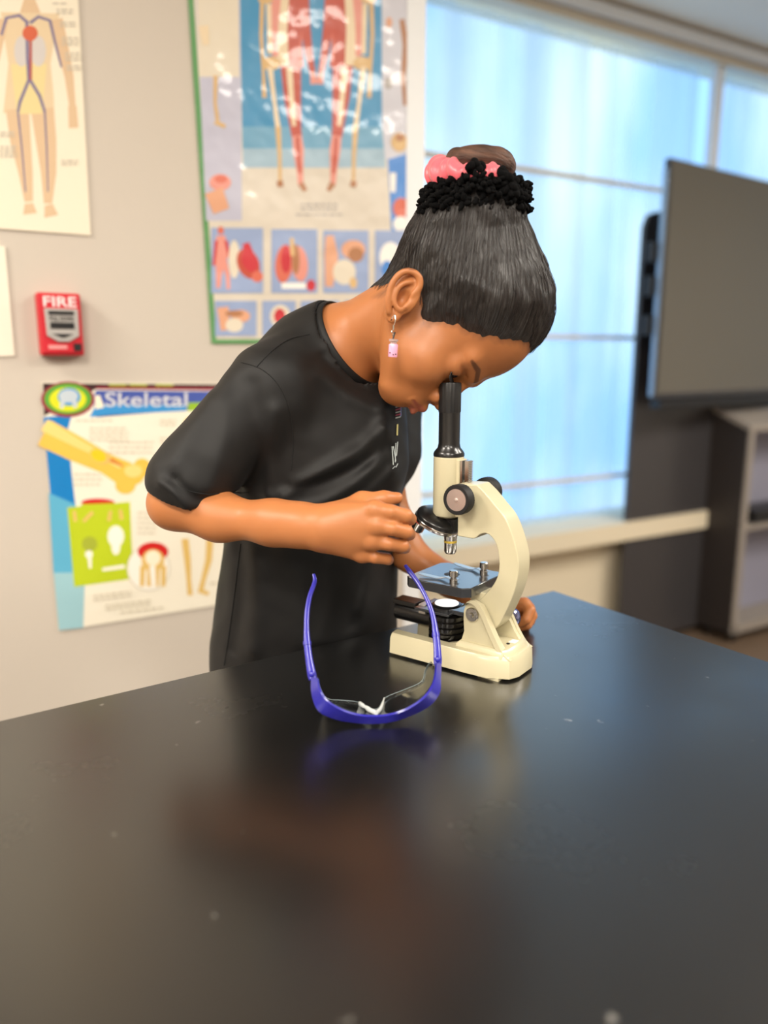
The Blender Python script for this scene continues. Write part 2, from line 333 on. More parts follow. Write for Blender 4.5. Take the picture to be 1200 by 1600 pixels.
for x in (170, 202, 243): B.poly([(x, 600), (x+28, 600.3), (x+28, 603.6), (x, 603.4)], 'olive')
B.poly([(68, 652), (112, 648), (106, 672), (112, 740), (118, 790), (80, 790)], 'strip')
B.poly([(76, 770), (118, 788), (128, 850), (132, 900), (84, 900)], 'strip2'); B.poly([(84, 895), (133, 895), (130, 981), (92, 985)], 'strip3')
B.poly([(150, 610), (515, 613), (515, 622), (146, 622)], 'band'); B.poly([(146, 622), (515, 622), (515, 632), (146, 640), (150, 652)], 'band')
B.poly([(150, 632), (292, 632), (291, 642), (170, 648), (140, 652)], 'band2')
B.poly([(295, 629), (350, 629), (350, 642), (293, 642)], 'lit')
B.ell(106, 624, 42, 28, 'redline'); B.ell(106, 623, 37, 24, 'green'); B.ell(106, 624, 29, 19, 'yellow'); B.ell(108, 620, 18, 14, 'band2'); B.ell(107, 619, 15, 10, 'tooth')
B.limb([(99, 622), (96, 638)], [9, 6], 'tooth'); B.limb([(115, 622), (118, 637)], [9, 6], 'tooth')
B.text('Skeletal', 164, 635, 293, 22, 'words'); B.limb([(152, 618), (156, 638)], [8, 14], 'pale')
B.limb([(69, 676), (120, 702), (165, 724), (198, 742)], [44, 40, 32, 40], 'bone'); B.limb([(69, 664), (120, 692), (160, 712), (190, 730)], [20, 14, 9, 8], 'bone2')
B.ell(222, 731, 14, 15, 'bone'); B.ell(204, 742, 22, 17, 'bone'); B.ell(196, 758, 16, 14, 'bone'); B.ell(208, 736, 14, 10, 'bone2'); B.ell(156, 713, 17, 11, 'tan', .5); B.ell(154, 712, 13, 9, 'marrow', .5); B.limb([(172, 718), (192, 728)], [7, 3], 'orange')
B.poly([(105, 793), (203, 784), (208, 904), (116, 917)], 'lime'); B.ell(153, 785, 26, 6, 'red'); B.poly([(127, 788), (180, 786), (180, 793), (127, 795)], 'lime')
for p in (((116, 798), (118, 815)), ((130, 815), (145, 800)), ((173, 798), (170, 814)), ((188, 796), (190, 812))): B.limb(p, [5, 6], 'tan')
B.ell(181, 838, 13, 17, 'white'); B.ell(181, 855, 7, 12, 'white'); B.ell(140, 850, 12, 12, 'olive'); B.ell(139, 866, 6, 6, 'white'); B.limb([(140, 870), (141, 888)], [6, 4], 'white'); B.limb([(160, 890), (195, 885)], [5, 6], 'white')
B.ell(232, 888, 34, 36, 'grey'); B.ell(232, 888, 32.5, 34.5, 'white'); B.ell(239, 862, 24, 15, 'red'); B.ell(239, 876, 18, 18, 'tan'); B.ell(239, 872, 12, 12, 'pale')
for x in (223, 234, 246, 256): B.limb([(x, 884), (x-1, 916)], [8, 7], 'tan')
B.limb([(238, 884), (240, 915)], [9, 8], 'white')
B.limb([(289, 842), (293, 875), (295, 905), (297, 930)], [11, 10, 7, 8], 'tan'); B.limb([(328, 842), (326, 875), (318, 905), (314, 922)], [11, 10, 7, 8], 'tan'); B.limb([(310, 922), (326, 928)], [7, 6], 'tan')
B.ell(298, 665, 12, 14, 'bone2'); B.ell(276, 712, 9, 12, 'yellow')
for a in ((118, 656, 178, 1, 6), (140, 668, 200, 4, 6), (170, 690, 240, 3, 8), (115, 740, 160, 3, 8), (250, 656, 275, 2, 6), (250, 684, 272, 2, 6), (215, 800, 245, 5, 8)): B.words(a[0], a[1], a[2], a[3], a[4], 'grey', 2.2, a[1])
B.words(146, 930, 205, 2, 6, 'grey', 2.6, 3, -.12); B.words(165, 945, 235, 2, 6, 'grey', 2.6, 4, -.12); B.words(188, 956, 255, 1, 6, 'grey', 2.6, 5, -.12); B.words(328, 910, 345, 1, 5, 'grey', 2.5, 6)
B.build('wall_poster', 'skeletal system poster with yellow bone, blue side strip and lime box, low on the wall')
# upper left circulatory chart
C_ = Sheet(CP, dict(paper=(236, 226, 204), skin=(222, 200, 164), skin2=(226, 208, 150), skin3=(216, 186, 150), vein=(122, 112, 146), art=(176, 78, 72), heart=(206, 96, 62), grey=(196, 188, 172), rib=(206, 200, 196)), .5)
C_.paper([(-190, -140), (115, -140), (142, 368), (-190, 343)], 'paper')
sk = C_.limb
sk([(46, -30), (46, 0), (47, 22)], [18, 18, 34], 'skin3'); C_.ell(46, -48, 18, 24, 'skin3')
sk([(47, 20), (46, 60), (46, 100), (46, 150), (45, 178)], [92, 78, 66, 76, 80], 'skin')
sk([(88, 30), (98, 75), (108, 120), (113, 165)], [20, 18, 14, 10], 'skin3'); sk([(113, 165), (115, 200)], [13, 15], 'skin3')
sk([(4, 30), (-6, 75), (-14, 120), (-20, 165)], [20, 18, 14, 10], 'skin3')
sk([(27, 170), (32, 220), (40, 270), (45, 315)], [36, 32, 22, 13], 'skin3'); sk([(66, 170), (72, 220), (76, 270), (75, 318)], [36, 32, 24, 13], 'skin3')
sk([(45, 318), (47, 334)], [13, 22], 'skin3'); sk([(76, 320), (80, 338)], [13, 22], 'skin3')
sk([(45, 100), (46, 178)], [56, 40], 'skin2'); C_.ell(34, 80, 12, 24, 'rib'); C_.ell(60, 80, 12, 24, 'rib')
sk([(2, 55), (10, 28), (30, 24), (44, 36)], [4, 5, 5, 5], 'vein'); sk([(47, 36), (60, 26), (78, 32), (86, 66), (96, 105)], [5, 5, 5, 4, 3], 'vein')
sk([(42, 36), (43, 90), (45, 125), (31, 160), (28, 175)], [5, 5, 5, 5, 4], 'vein'); sk([(47, 125), (62, 150), (70, 175)], [5, 5, 4], 'vein'); sk([(48, 60), (48, 125)], [4, 4], 'art')
sk([(28, 175), (34, 230), (40, 300)], [3, 2.5, 2], 'vein'); sk([(70, 175), (73, 230), (75, 300)], [3, 2.5, 2], 'vein'); C_.ell(47, 52, 12, 12, 'heart', .5)
for k, (x, y, n) in enumerate(((82, 4, 1), (88, 14, 2), (94, 34, 2), (97, 58, 3), (102, 82, 3), (104, 102, 2), (0, 206, 2), (0, 228, 4), (96, 250, 2))): C_.words(x, y, x+26, n, 5, 'grey', 2.6, k)
C_.build('wall_poster', 'cream circulatory system chart with a standing figure, at the upper left')
Dp = Sheet(CP, dict(paper=(238, 230, 212), grey=(204, 196, 180)), .6)
Dp.paper([(-190, 372), (8, 385), (23, 556), (-190, 566)], 'paper'); Dp.words(-150, 400, -10, 6, 18, 'grey', 4, 9)
Dp.build('paper_sheet', 'blank edge of a cream paper sheet at the left edge, beside the fire alarm', 'paper')
# fire alarm pull station
m_red = mat('alarm_red', lin(196, 30, 44), .35, coat=.3); m_grey = mat('alarm_grey', lin(176, 172, 168), .4); m_blk = mat('black_plastic', lin(26, 26, 28), .4); m_wp = mat('white_print', lin(240, 225, 225), .5)
s0, zt = wall_sz(56, 456, CP-.03); s1, zb = wall_sz(133, 556, CP-.03)
pr = empty('fire_alarm', wl(CP, (s0+s1)/2, (zt+zb)/2), 0, 'red manual fire alarm pull station on the wall reading FIRE', 'fire alarm')
Wd, Hd = s1-s0, zt-zb
def onf(u, v, t): return wl(CP-t, (s0+s1)/2+u*Wd/2, (zt+zb)/2+v*Hd/2)
mb = MB(); mb.box(onf(0, 0, .014), (Wd, .028, Hd), (D, N, Zv)); obj('backbox', mb, m_red, pr, world=True, bevel=.004)
def quadpr(mb, pts, t0, t1):
    a = [onf(u, v, t0) for u, v in pts]; b = [onf(u, v, t1) for u, v in pts]; n = len(a)
    mb.add(a+b, [list(range(n))[::-1], list(range(n, 2*n))]+[[i, (i+1) % n, n+(i+1) % n, n+i] for i in range(n)])
mb = MB(); quadpr(mb, [(-.9, .92), (.93, .92), (.93, -.9), (-.9, -.9)], .028, .031); obj('cover', mb, mat('alarm_cover', lin(205, 36, 52), .3, coat=.4), pr, world=True, bevel=.001)
mb = MB(); quadpr(mb, [(-.72, .5), (.8, .5), (.78, -.36), (.3, -.55), (-.2, -.55), (-.68, -.36)], .031, .036); obj('pull_handle', mb, m_grey, pr, world=True, bevel=.001)
mb = MB(); quadpr(mb, [(-.55, .42), (.6, .42), (.6, .3), (-.55, .3)], .036, .037); quadpr(mb, [(-.5, .06), (.58, .06), (.58, -.14), (-.5, -.14)], .036, .037); quadpr(mb, [(-.45, -.3), (.5, -.3), (.1, -.42), (-.05, -.42)], .036, .037); quadpr(mb, [(.5, -.6), (.85, -.6), (.85, -.84), (.5, -.84)], .031, .033)
obj('grip', mb, m_blk, pr, world=True)
def wtext(txt, u0, u1, v0, v1, t, bold=.02):
    v, f = text_poly(txt, 1, bold); xs = [p[0] for p in v]; ys = [p[1] for p in v]; mb = MB()
    mb.add([onf(u0+(p[0]-min(xs))/(max(xs)-min(xs))*(u1-u0), v0+(p[1]-min(ys))/(max(ys)-min(ys))*(v1-v0), t) for p in v], f); return mb
obj('lettering', wtext('FIRE', -.72, .78, .56, .88, .0318), m_wp, pr, world=True, smooth=False)
obj('lettering', wtext('PULL DOWN', -.5, .56, .1, .26, .0368), m_blk, pr, world=True, smooth=False)
mb = MB(); quadpr(mb, [(-.65, -.66), (.2, -.66), (.2, -.78), (-.65, -.78)], .0311, .0318); obj('maker_strip', mb, mat('alarm_pink', lin(228, 150, 150), .5), pr, world=True)

# ---------------------------------------------------------------- television, its stand, cabinet
m_scr = mat('screen', lin(96, 92, 83), .22, spec=.6, coat=.2); m_tvb = mat('tv_body', lin(58, 58, 62), .35); m_tvs = mat('tv_side', lin(150, 168, 186), .3, metal=.6)  # screen's grey base colour stands in for the room's reflection
m_cab = mat('cabinet_laminate', lin(62, 60, 62), .28, spec=.6, bump=(40, .05, .002)); m_cabd = mat('cabinet_dark', lin(48, 42, 40), .5); m_edge = mat('cabinet_edge', lin(150, 142, 134), .5)
TD = np.array([.816, .577, 0]); TN = np.array([.577, -.816, 0])
T0 = np.array([1.012, 2.90, 0.])
tv = empty('television', tuple(T0+TD*.74+Zv*1.09), 0, 'large wide dark-screen television at the right edge, mounted on its stand', 'television')
mb = MB(); mb.box(T0+TD*.74-TN*.013+Zv*1.513, (1.48, .024, .846), (TD, TN, Zv)); obj('body', mb, m_tvb, tv, world=True, bevel=.004)
mb = MB(); mb.box(T0+TD*.74+TN*.0005+Zv*1.52, (1.462, .004, .818), (TD, TN, Zv)); obj('screen', mb, m_scr, tv, world=True, smooth=False)
mb = MB(); mb.box(T0-TD*.003-TN*.015+Zv*1.50, (.006, .020, .80), (TD, TN, Zv)); obj('side_trim', mb, m_tvs, tv, world=True, bevel=.002)
mb = MB(); mb.box(T0+TD*.76-TN*.03+Zv*1.068, (1.42, .05, .036), (TD, TN, Zv)); obj('speaker_bar', mb, m_blk, tv, world=True, bevel=.006)
for z in (1.62, 1.50, 1.36):
    mb = MB(); mb.box(T0-TD*.012-TN*.045+Zv*z, (.03, .03, .07), (TD, TN, Zv)); obj('bracket', mb, m_blk, tv, world=True, bevel=.003)
st = empty('television_stand', (1.22, 3.24, 0), 0, 'tall dark grey panel and open cabinet under the television', 'stand')
PL = np.array([.991, 3.109, 0]); Fc = np.array([1.524, 3.206, 0]); Bc = np.array([1.433, 3.364, 0])
mb = MB(); w_ = .95
mb.prism([(0, .03), (w_, .03), (w_, 1.80), (.06, 1.80), (.02, 1.785), (0, 1.74)], D, Zv, PL+D*.02, -N, 0, .025); obj('back_panel', mb, m_cab, st, world=True, bevel=.006)
nd = -N   # cabinet sides with slanting tops
for e_ in (0, .7): mb = MB(); mb.prism([(0, .05), (.19, .05), (.19, 1.02), (0, .947)], nd, Zv, Fc+D*e_, D, 0, .03); obj('side_panel', mb, m_cabd, st, world=True, bevel=.002)
mb = MB(); mb.prism([(-.012, .94), (.19, 1.02), (.19, 1.045), (-.012, .965)], nd, Zv, Fc-D*.01, D, 0, .75); obj('worktop', mb, m_edge, st, world=True, bevel=.002)
mb = MB(); mb.box(Fc+D*.012-N*-.003+Zv*.5, (.03, .012, .9), (D, N, Zv)); mb.box(Fc+D*.365+N*.003+Zv*.07, (.73, .012, .04), (D, N, Zv)); obj('edge_strip', mb, m_edge, st, world=True)
for z in (.06, .52): mb = MB(); mb.box(Fc+D*.365-N*.09+Zv*z, (.68, .17, .02), (D, N, Zv)); obj('shelf', mb, m_edge, st, world=True)
mb = MB(); mb.box(Fc+D*.365-N*.18+Zv*.5, (.68, .01, .9), (D, N, Zv)); obj('back_board', mb, mat('cabinet_inside', lin(150, 150, 168), .5), st, world=True)
for d in (.05, .65):
    for e_ in (.03, .16): mb = MB(); mb.lathe([(.02, -.008), (.025, -.004), (.025, .004), (.02, .008)], Fc+D*d-N*e_+Zv*.025, D, 16); mb.box(Fc+D*d-N*e_+Zv*.04, (.022, .03, .022), (D, N, Zv)); obj('caster', mb, m_blk, st, world=True)
mb = MB(); mb.box(Fc+D*.30-N*.085+Zv*.56, (.36, .14, .055), (D, N, Zv)); o = obj('media_box', mb, m_blk, bevel=.004); tag(o, 'flat black media box on the shelf of the television stand', 'device')

# ---------------------------------------------------------------- lab table
TZ = 0.89
c0 = T(865, 922, TZ); cl = T(0, 1125, TZ); cr_ = T(1200, 1038, TZ)
eL = (cl-c0); eL /= np.linalg.norm(eL); eR = np.array([-eL[1], eL[0], 0]); eR = eR if eR[1] < 0 else -eR
m_top = bpy.data.materials.new('epoxy_black'); m_top.use_nodes = True; nt = m_top.node_tree; n_ = nt.nodes; l_ = nt.links; b = n_['Principled BSDF']
tc = n_.new('ShaderNodeTexCoord'); nz = n_.new('ShaderNodeTexNoise'); nz.inputs['Scale'].default_value = 3.5; nz.inputs['Detail'].default_value = 6; nz.inputs['Roughness'].default_value = .65
l_.new(tc.outputs['Object'], nz.inputs['Vector']); mr = n_.new('ShaderNodeMapRange'); mr.inputs[1].default_value = .3; mr.inputs[2].default_value = .7; mr.inputs[3].default_value = .17; mr.inputs[4].default_value = .30
l_.new(nz.outputs['Fac'], mr.inputs[0]); l_.new(mr.outputs[0], b.inputs['Roughness'])
n2 = n_.new('ShaderNodeTexNoise'); n2.inputs['Scale'].default_value = 55; n2.inputs['Detail'].default_value = 2; l_.new(tc.outputs['Object'], n2.inputs['Vector'])
r2 = n_.new('ShaderNodeValToRGB'); r2.color_ramp.elements[0].position = .74; r2.color_ramp.elements[1].position = .80
r2.color_ramp.elements[0].color = lin(15, 15, 15); r2.color_ramp.elements[1].color = lin(110, 108, 104)
l_.new(n2.outputs['Fac'], r2.inputs[0]); l_.new(r2.outputs[0], b.inputs['Base Color']); b.inputs['IOR'].default_value = 1.75; b.inputs['Specular IOR Level'].default_value = .5; b.inputs['Coat Weight'].default_value = .7; b.inputs['Coat Roughness'].default_value = .30
bp = n_.new('ShaderNodeBump'); bp.inputs['Strength'].default_value = .05; bp.inputs['Distance'].default_value = .002
n3 = n_.new('ShaderNodeTexNoise'); n3.inputs['Scale'].default_value = 14; l_.new(tc.outputs['Object'], n3.inputs['Vector']); l_.new(n3.outputs['Fac'], bp.inputs['Height']); l_.new(bp.outputs[0], b.inputs['Normal'])
tb = empty('lab_table', tuple(np.array([c0[0], c0[1], 0])+eL*.8+eR*.5), 0, 'black epoxy-topped laboratory table filling the foreground', 'table')
LT, DT = 1.75, 1.25
mb = MB(); mb.box(c0*[1, 1, 0]+eL*LT/2+eR*DT/2+Zv*(TZ-.014), (LT, DT, .028), (eL, eR, Zv)); obj('tabletop', mb, m_top, tb, world=True, bevel=.003)
m_leg = mat('table_frame', lin(46, 46, 48), .45)
mb = MB()
for a_, b_, dx, dy in ((LT/2, .07, LT-.16, .02), (LT/2, DT-.07, LT-.16, .02), (.07, DT/2, .02, DT-.16), (LT-.07, DT/2, .02, DT-.16)): mb.box(c0*[1, 1, 0]+eL*a_+eR*b_+Zv*(TZ-.075), (dx, dy, .09), (eL, eR, Zv))
obj('apron', mb, m_leg, tb, world=True, bevel=.002)
for a_ in (.07, LT-.07):
    for b_ in (.07, DT-.07):
        mb = MB(); mb.box(c0*[1, 1, 0]+eL*a_+eR*b_+Zv*((TZ-.028)/2), (.055, .055, TZ-.03), (eL, eR, Zv)); obj('leg', mb, m_leg, tb, world=True, bevel=.003)

# ---------------------------------------------------------------- microscope (millimetres, X towards its back, Y away from the viewer)
m_cream = mat('cream_enamel', lin(200, 192, 160), .32, coat=.35, coat_rough=.15); m_mblk = mat('black_enamel', lin(20, 20, 21), .28, coat=.2); m_chr = mat('chrome', (.62, .6, .57, 1), .16, 1.0)
m_stg = mat('stage_black', lin(26, 32, 40), .2, spec=1.0, coat=1.0, coat_rough=.15); m_steel = mat('brushed_steel', (.72, .68, .64, 1), .28, 1.0); m_lensw = mat('frosted_lens', lin(240, 240, 236), .25)
m_rub = mat('rubber', lin(18, 18, 19), .6)
OX = np.array([.0765, .875, TZ])
ms = empty('microscope', tuple(OX), math.radians(-36.5), 'cream and black student microscope standing on the black table', 'microscope')
MM = .001
def mobj(name, mb, m, parent=ms, **k): return obj(name, mb, m, parent, scale=MM, **k)
X1, Y1 = np.array([1., 0, 0]), np.array([0, 1., 0])
def crom(P, n=5, closed=False):
    P = [np.array(p, float) for p in P]; o = []
    for i in range(len(P)-1):
        a = P[max(i-1, 0)]; b = P[i]; c = P[i+1]; d = P[min(i+2, len(P)-1)]
        for k in range(n):
            t = k/n; o.append(.5*((2*b)+(-a+c)*t+(2*a-5*b+4*c-d)*t*t+(-a+3*b-3*c+d)*t**3))
    o.append(P[-1]); return o
mb = MB()
U = [(-60.5, -31), (-55, -43), (50, -42), (76, -40.5), (98, -29), (103, -16), (103, 16), (98, 29), (76, 40.5), (50, 42), (-55, 43), (-60.5, 31), (-60.5, 24), (-55, 21), (26, 21), (34, 12), (34, -12), (26, -21), (-55, -21), (-60.5, -24)]
def plate(mb, poly, zs):         # stacked rings: (z, shrink)
    P = np.array(poly, float); n = len(P); vs = []
    d = np.roll(P, -1, 0)-np.roll(P, 1, 0); nn = np.stack([d[:, 1], -d[:, 0]], 1); nn /= np.linalg.norm(nn, axis=1)[:, None]
    for z, s in zs: vs += [(p[0]-q[0]*s, p[1]-q[1]*s, z) for p, q in zip(P, nn)]
    fs = [[i*n+k, i*n+(k+1) % n, (i+1)*n+(k+1) % n, (i+1)*n+k] for i in range(len(zs)-1) for k in range(n)]
    fs += [list(range(n))[::-1], list(range((len(zs)-1)*n, len(zs)*n))]; mb.add(vs, fs)
plate(mb, U, [(3, 0), (22, 1.2), (27, 4.5)])
for y in (-36, 36):
    for x0, x1 in ((-58, -38), (62, 88)): mb.box(((x0+x1)/2, y*.86, 2), (x1-x0, 10, 4))
plate(mb, [(28, -30), (88, -32), (96, -20), (96, 20), (88, 32), (28, 30)], [(24, 0), (30, 2), (33, 6)])
for s in (-1, 1):
    prof = [(14, 24), (26, 28), (33, 34), (36, 44), (35, 58), (35, 68), (37, 75), (42, 80), (50, 81.5), (57, 79), (61, 74), (70, 58), (79, 42), (87, 31), (97, 25)]
    mb.prism(prof, X1, (0, 0, 1), (0, 0, 0), Y1, s*17 if s > 0 else -23, s*23 if s > 0 else -17)
    # outer rib running down the back edge of each cheek
    rib = crom([(38, 77), (44, 83), (52, 84), (60, 78), (70, 61), (80, 43), (90, 29), (98, 24)], 4)
    rib2 = [(p[0]-4.5, p[1]-4) for p in rib]
    mb.prism([tuple(p) for p in rib]+rib2[::-1], X1, (0, 0, 1), (0, 0, 0), Y1, s*23 if s > 0 else -28, s*28 if s > 0 else -23)
mobj('base', mb, m_cream, bevel=.0012, seg=3)
outer = crom([(43, 213), (54, 204.5), (66, 193), (80, 178.5), (91.5, 154), (97, 131), (94.5, 106), (87, 83), (75.7, 58), (68, 49)], 5)
inner = crom([(50, 53), (44, 62), (46, 76), (54, 86), (63, 97), (70, 109), (73, 121), (72.5, 135), (68.7, 149), (62, 157), (55, 159.5), (48, 157), (43, 152.5), (38, 151)], 5)
mb = MB(); mb.prism([tuple(p) for p in outer]+[tuple(p) for p in inner]+[(19, 151.5), (19, 212)], X1, (0, 0, 1), (0, 0, 0), Y1, -14, 14)
mb.prism([(22, 90), (60, 90), (66, 82), (58, 74), (44, 74)], X1, (0, 0, 1), (0, 0, 0), Y1, -12, 12)
mobj('arm', mb, m_cream, bevel=.0016, seg=3)
AX = -2.5
mb = MB(); mb.lathe([(0, 169), (12, 169), (16.4, 171.5), (17.6, 175), (17.6, 239.5), (16.5, 241), (10, 241)], (AX, 0, 0), n=40); mb.box((AX+9, 0, 205), (20, 17, 66)); mobj('body_tube', mb, m_cream, bevel=.0008)
mb = MB(); mb.lathe([(0, 240), (17.8, 240.5), (17.8, 243.5), (16.5, 246), (13.2, 250), (12.2, 255), (12.2, 290), (11, 290)], (AX, 0, 0), n=40); mobj('drawtube', mb, m_mblk)
mb = MB(); k = 0
prof_r = []
vs = []; NG = 64
for z in (290, 290.8, 322, 323.5):
    for i in range(NG):
        r = 12.7 - (.7 if (i % 4 < 1 and 290 < z < 323) else 0) - (.6 if z in (290, 323.5) else 0); q = 2*math.pi*i/NG; vs.append((AX+r*math.cos(q), r*math.sin(q), z))
for r, z in ((9.5, 323.5), (8.5, 321.5)):
    for i in range(NG): q = 2*math.pi*i/NG; vs.append((AX+r*math.cos(q), r*math.sin(q), z))
fs = [[i*NG+k, i*NG+(k+1) % NG, (i+1)*NG+(k+1) % NG, (i+1)*NG+k] for i in range(5) for k in range(NG)]
mb.add(vs, fs); ep = mobj('eyepiece', mb, mat('eyepiece_black', lin(34, 34, 35), .38))
mb = MB(); mb.lathe([(0, 321.8), (5, 321.6), (9, 320.8), (0, 320.5)], (AX, 0, 0)); mobj('lens', mb, mat('glass_dark', lin(30, 30, 60), .03, coat=1), ep)
mb = MB(); mb.box((AX+20.5, 0, 208), (3, 14, 58)); mb.box((AX+26, 0, 204), (4, 9, 66))
for i in range(30): mb.box((AX+28.6, 0, 178+i*2), (1.6, 9, 1.1))
mobj('focus_rack', mb, m_chr)
def knob(s):
    o = (31, s*14, 198); mb = MB()
    R = 17; n = 72; a = [(6.5, 0), (6.5, 9), (15.5, 11), (R, 12.5), (R, 23), (16, 24.5), (13, 24.5), (12.4, 23.6)]
    vs = []
    for r, h in a:
        for i in range(n): q = 2*math.pi*i/n; rr = r-(.45 if (r == R and i % 2) else 0); vs.append((o[0]+rr*math.cos(q), o[1]+s*h, o[2]+rr*math.sin(q)))
    fs = [[i*n+k, i*n+(k+1) % n, (i+1)*n+(k+1) % n, (i+1)*n+k] for i in range(len(a)-1) for k in range(n)]
    mb.add(vs, fs); kb = mobj('focus_knob', mb, m_rub)
    mb = MB(); mb.lathe([(12.6, 23.2), (12.2, 24.2), (2.4, 24.4), (2.2, 25.4), (0, 25.8)], o, (0, s, 0), 40); mobj('knob_cap', mb, mat('knob_steel', (.80, .70, .66, 1), .45, 1.0) if s < 0 else m_steel, kb)
    mb = MB(); mb.lathe([(7.5, 0), (7.5, 5), (9.5, 6), (9.5, 10), (7, 11)], o, (0, s, 0), 24); mobj('collar', mb, m_chr, kb)
knob(-1); knob(1)
na = np.array([-.41, 0, -.91]); na /= np.linalg.norm(na); nc = np.array([-13.5, 0, 166.])
mb = MB(); mb.lathe([(0, -9), (12, -8), (22, -5), (27, -1.5), (28, 0), (28, 4), (27, 5)], nc, na, 44); npc = mobj('nosepiece', mb, m_mblk)
mb = MB(); mb.lathe([(28.6, 3.4), (29.2, 4.5), (29, 7.5), (27.5, 8.5), (20, 9.5), (0, 10)], nc, na, 44); mobj('nosepiece_ring', mb, m_chr, npc)
mb = MB(); mb.box((0, 0, 161), (24, 17, 16)); mobj('tube_foot', mb, m_mblk, bevel=.001)
def objective(root, d, L, r, ringc):
    mb = MB(); mb.lathe([(r*1.25, 0), (r*1.3, L*.18), (r*1.05, L*.3), (r*1.05, L*.42), (r, L*.45), (r, L*.92), (r*.8, L), (r*.4, L), (0, L*.96)], root, d, 28)
    ob = mobj('objective', mb, m_chr); mb = MB(); mb.lathe([(r*1.03, L*.5), (r*1.06, L*.52), (r*1.06, L*.56), (r*1.03, L*.58)], root, d, 28); mobj('colour_ring', mb, mat('ring_'+ringc[0], lin(*ringc[1]), .4), ob)
objective((1.5, 0, 157), (0, 0, -1), 31, 7.2, ('yellow', (210, 180, 70)))
objective((-29, -4, 172), (-.50, -.08, -.86), 27, 7.6, ('red', (190, 60, 50)))
objective((-20, 17, 166), (-.35, .5, -.8), 20, 6.2, ('green', (60, 120, 80)))
mb = MB(); stp = [(-36, -34), (-29, -41), (42, -41), (50, -33), (50, 38), (43, 45), (-29, 45), (-36, 38)]
plate(mb, stp, [(89, 0), (99.4, 0), (100, .6)]); stg = mobj('stage', mb, m_stg, bevel=.0004)
mb = MB(); mb.lathe([(0, 100.15), (9, 100.15), (9.2, 100.05)], (3, 2, 0)); mobj('aperture', mb, mat('hole_shade', lin(6, 6, 7), .5), stg)  # flat near-black disc paints the shade of the hole on an uncut stage
for (kx, ky, tx, ty) in ((20, -22, -24, -27), (30, 30, -14, 36)):
    mb = MB(); dx, dy = tx-kx, ty-ky; Ln = math.hypot(dx, dy); e0 = np.array([dx/Ln, dy/Ln, 0]); e1 = np.array([-e0[1], e0[0], 0])
    path = [(-6, 102.5), (0, 102.5), (8, 104), (15, 101.6), (20, 101.2), (Ln*.8, 102.2), (Ln, 103.2)]; ww = [3.5, 4.2, 3.6, 3.0, 4.0, 4.6, 2.2]
    vs = []
    for (t, z), wq in zip(path, ww):
        for sg in (-1, 1):
            for zz in (0, .7): vs.append(np.array([kx, ky, z+zz])+e0*t+e1*wq*sg)
    fs = []
    for i in range(len(path)-1):
        a = i*4; b2 = a+4; fs += [[a, a+2, b2+2, b2], [a+1, b2+1, b2+3, a+3], [a, b2, b2+1, a+1], [a+2, a+3, b2+3, b2+2]]
    fs += [[0, 1, 3, 2], [len(vs)-4, len(vs)-2, len(vs)-1, len(vs)-3]]; mb.add(vs, fs)
    cp = mobj('stage_clip', mb, m_steel)
    mb = MB(); mb.lathe([(4.6, 100), (4.6, 103.5), (3.4, 104), (3.4, 105.5), (5.1, 106), (5.1, 112), (4.2, 113), (0, 113)], (kx, ky, 0), n=24); mobj('clip_knob', mb, m_chr, cp)
mb = MB(); mb.box((-10, 0, 57), (48, 44, 3.5)); mb.box((22, 0, 60), (30, 30, 5)); mobj('filter_plate', mb, m_stg, bevel=.0008)
mb = MB(); mb.lathe([(18, 56), (19, 57), (19, 62), (17, 63.5), (14.5, 64)], (-2, 0, 0), n=36); cd = mobj('condenser', mb, m_mblk)
mb = MB(); mb.lathe([(14.6, 63.2), (14, 65), (7, 66), (0, 66.2)], (-2, 0, 0), n=32); mobj('condenser_lens', mb, emit('lamp_glow', (1, .97, .92, 1), 1.3), cd)
mb = MB(); pr_ = [(0, 12)]
for z in range(6): pr_ += [(20.5, 12+z*7.1), (23, 13.3+z*7.1), (23, 17.2+z*7.1), (20.5, 18.5+z*7.1)]
pr_ += [(17, 55), (0, 55)]; mb.lathe(pr_, (0, 0, 0), n=44); mobj('illuminator', mb, mat('lamp_black', lin(14, 13, 12), .12, coat=.6))
mb = MB(); mb.tube([(-18, 2, 41), (-50, 2, 42), (-74, 2, 42)], [11, 12, 12], 16); mb.box((-58, 2, 55), (34, 22, 6)); mobj('lamp_arm', mb, m_mblk, bevel=.001)
mb = MB(); mb.box((-30, -4, 54), (10, 16, 12)); mobj('lamp_clip', mb, m_steel, bevel=.001)
for s in (-1, 1):
    mb = MB(); mb.lathe([(8.4, 22.5), (8.4, 24.5), (7.6, 25.4), (3, 25.6), (2.2, 27), (0, 27.2)], (46.5, 0, 66), (0, s, 0), 28); mobj('hinge_bolt', mb, m_chr)
mb = MB(); mb.lathe([(5, 25), (5, 34), (12, 35), (13.5, 37), (13.5, 44), (12, 46), (0, 47)], (60, 0, 48), (0, 1, 0), 28); mobj('tilt_knob', mb, mat('blue_chrome', (.35, .38, .7, 1), .15, 1.0))
mb = MB(); mb.box((84, 7, 33.3), (8, 11, .4)); mobj('white_plate', mb, m_lensw)  # small flat white plate on top of the base, near its back
mb = MB(); mb.lathe([(2, 32.6), (2, 33.6), (0, 33.6)], (82, -3, 0), n=16); mobj('base_screw', mb, m_rub)

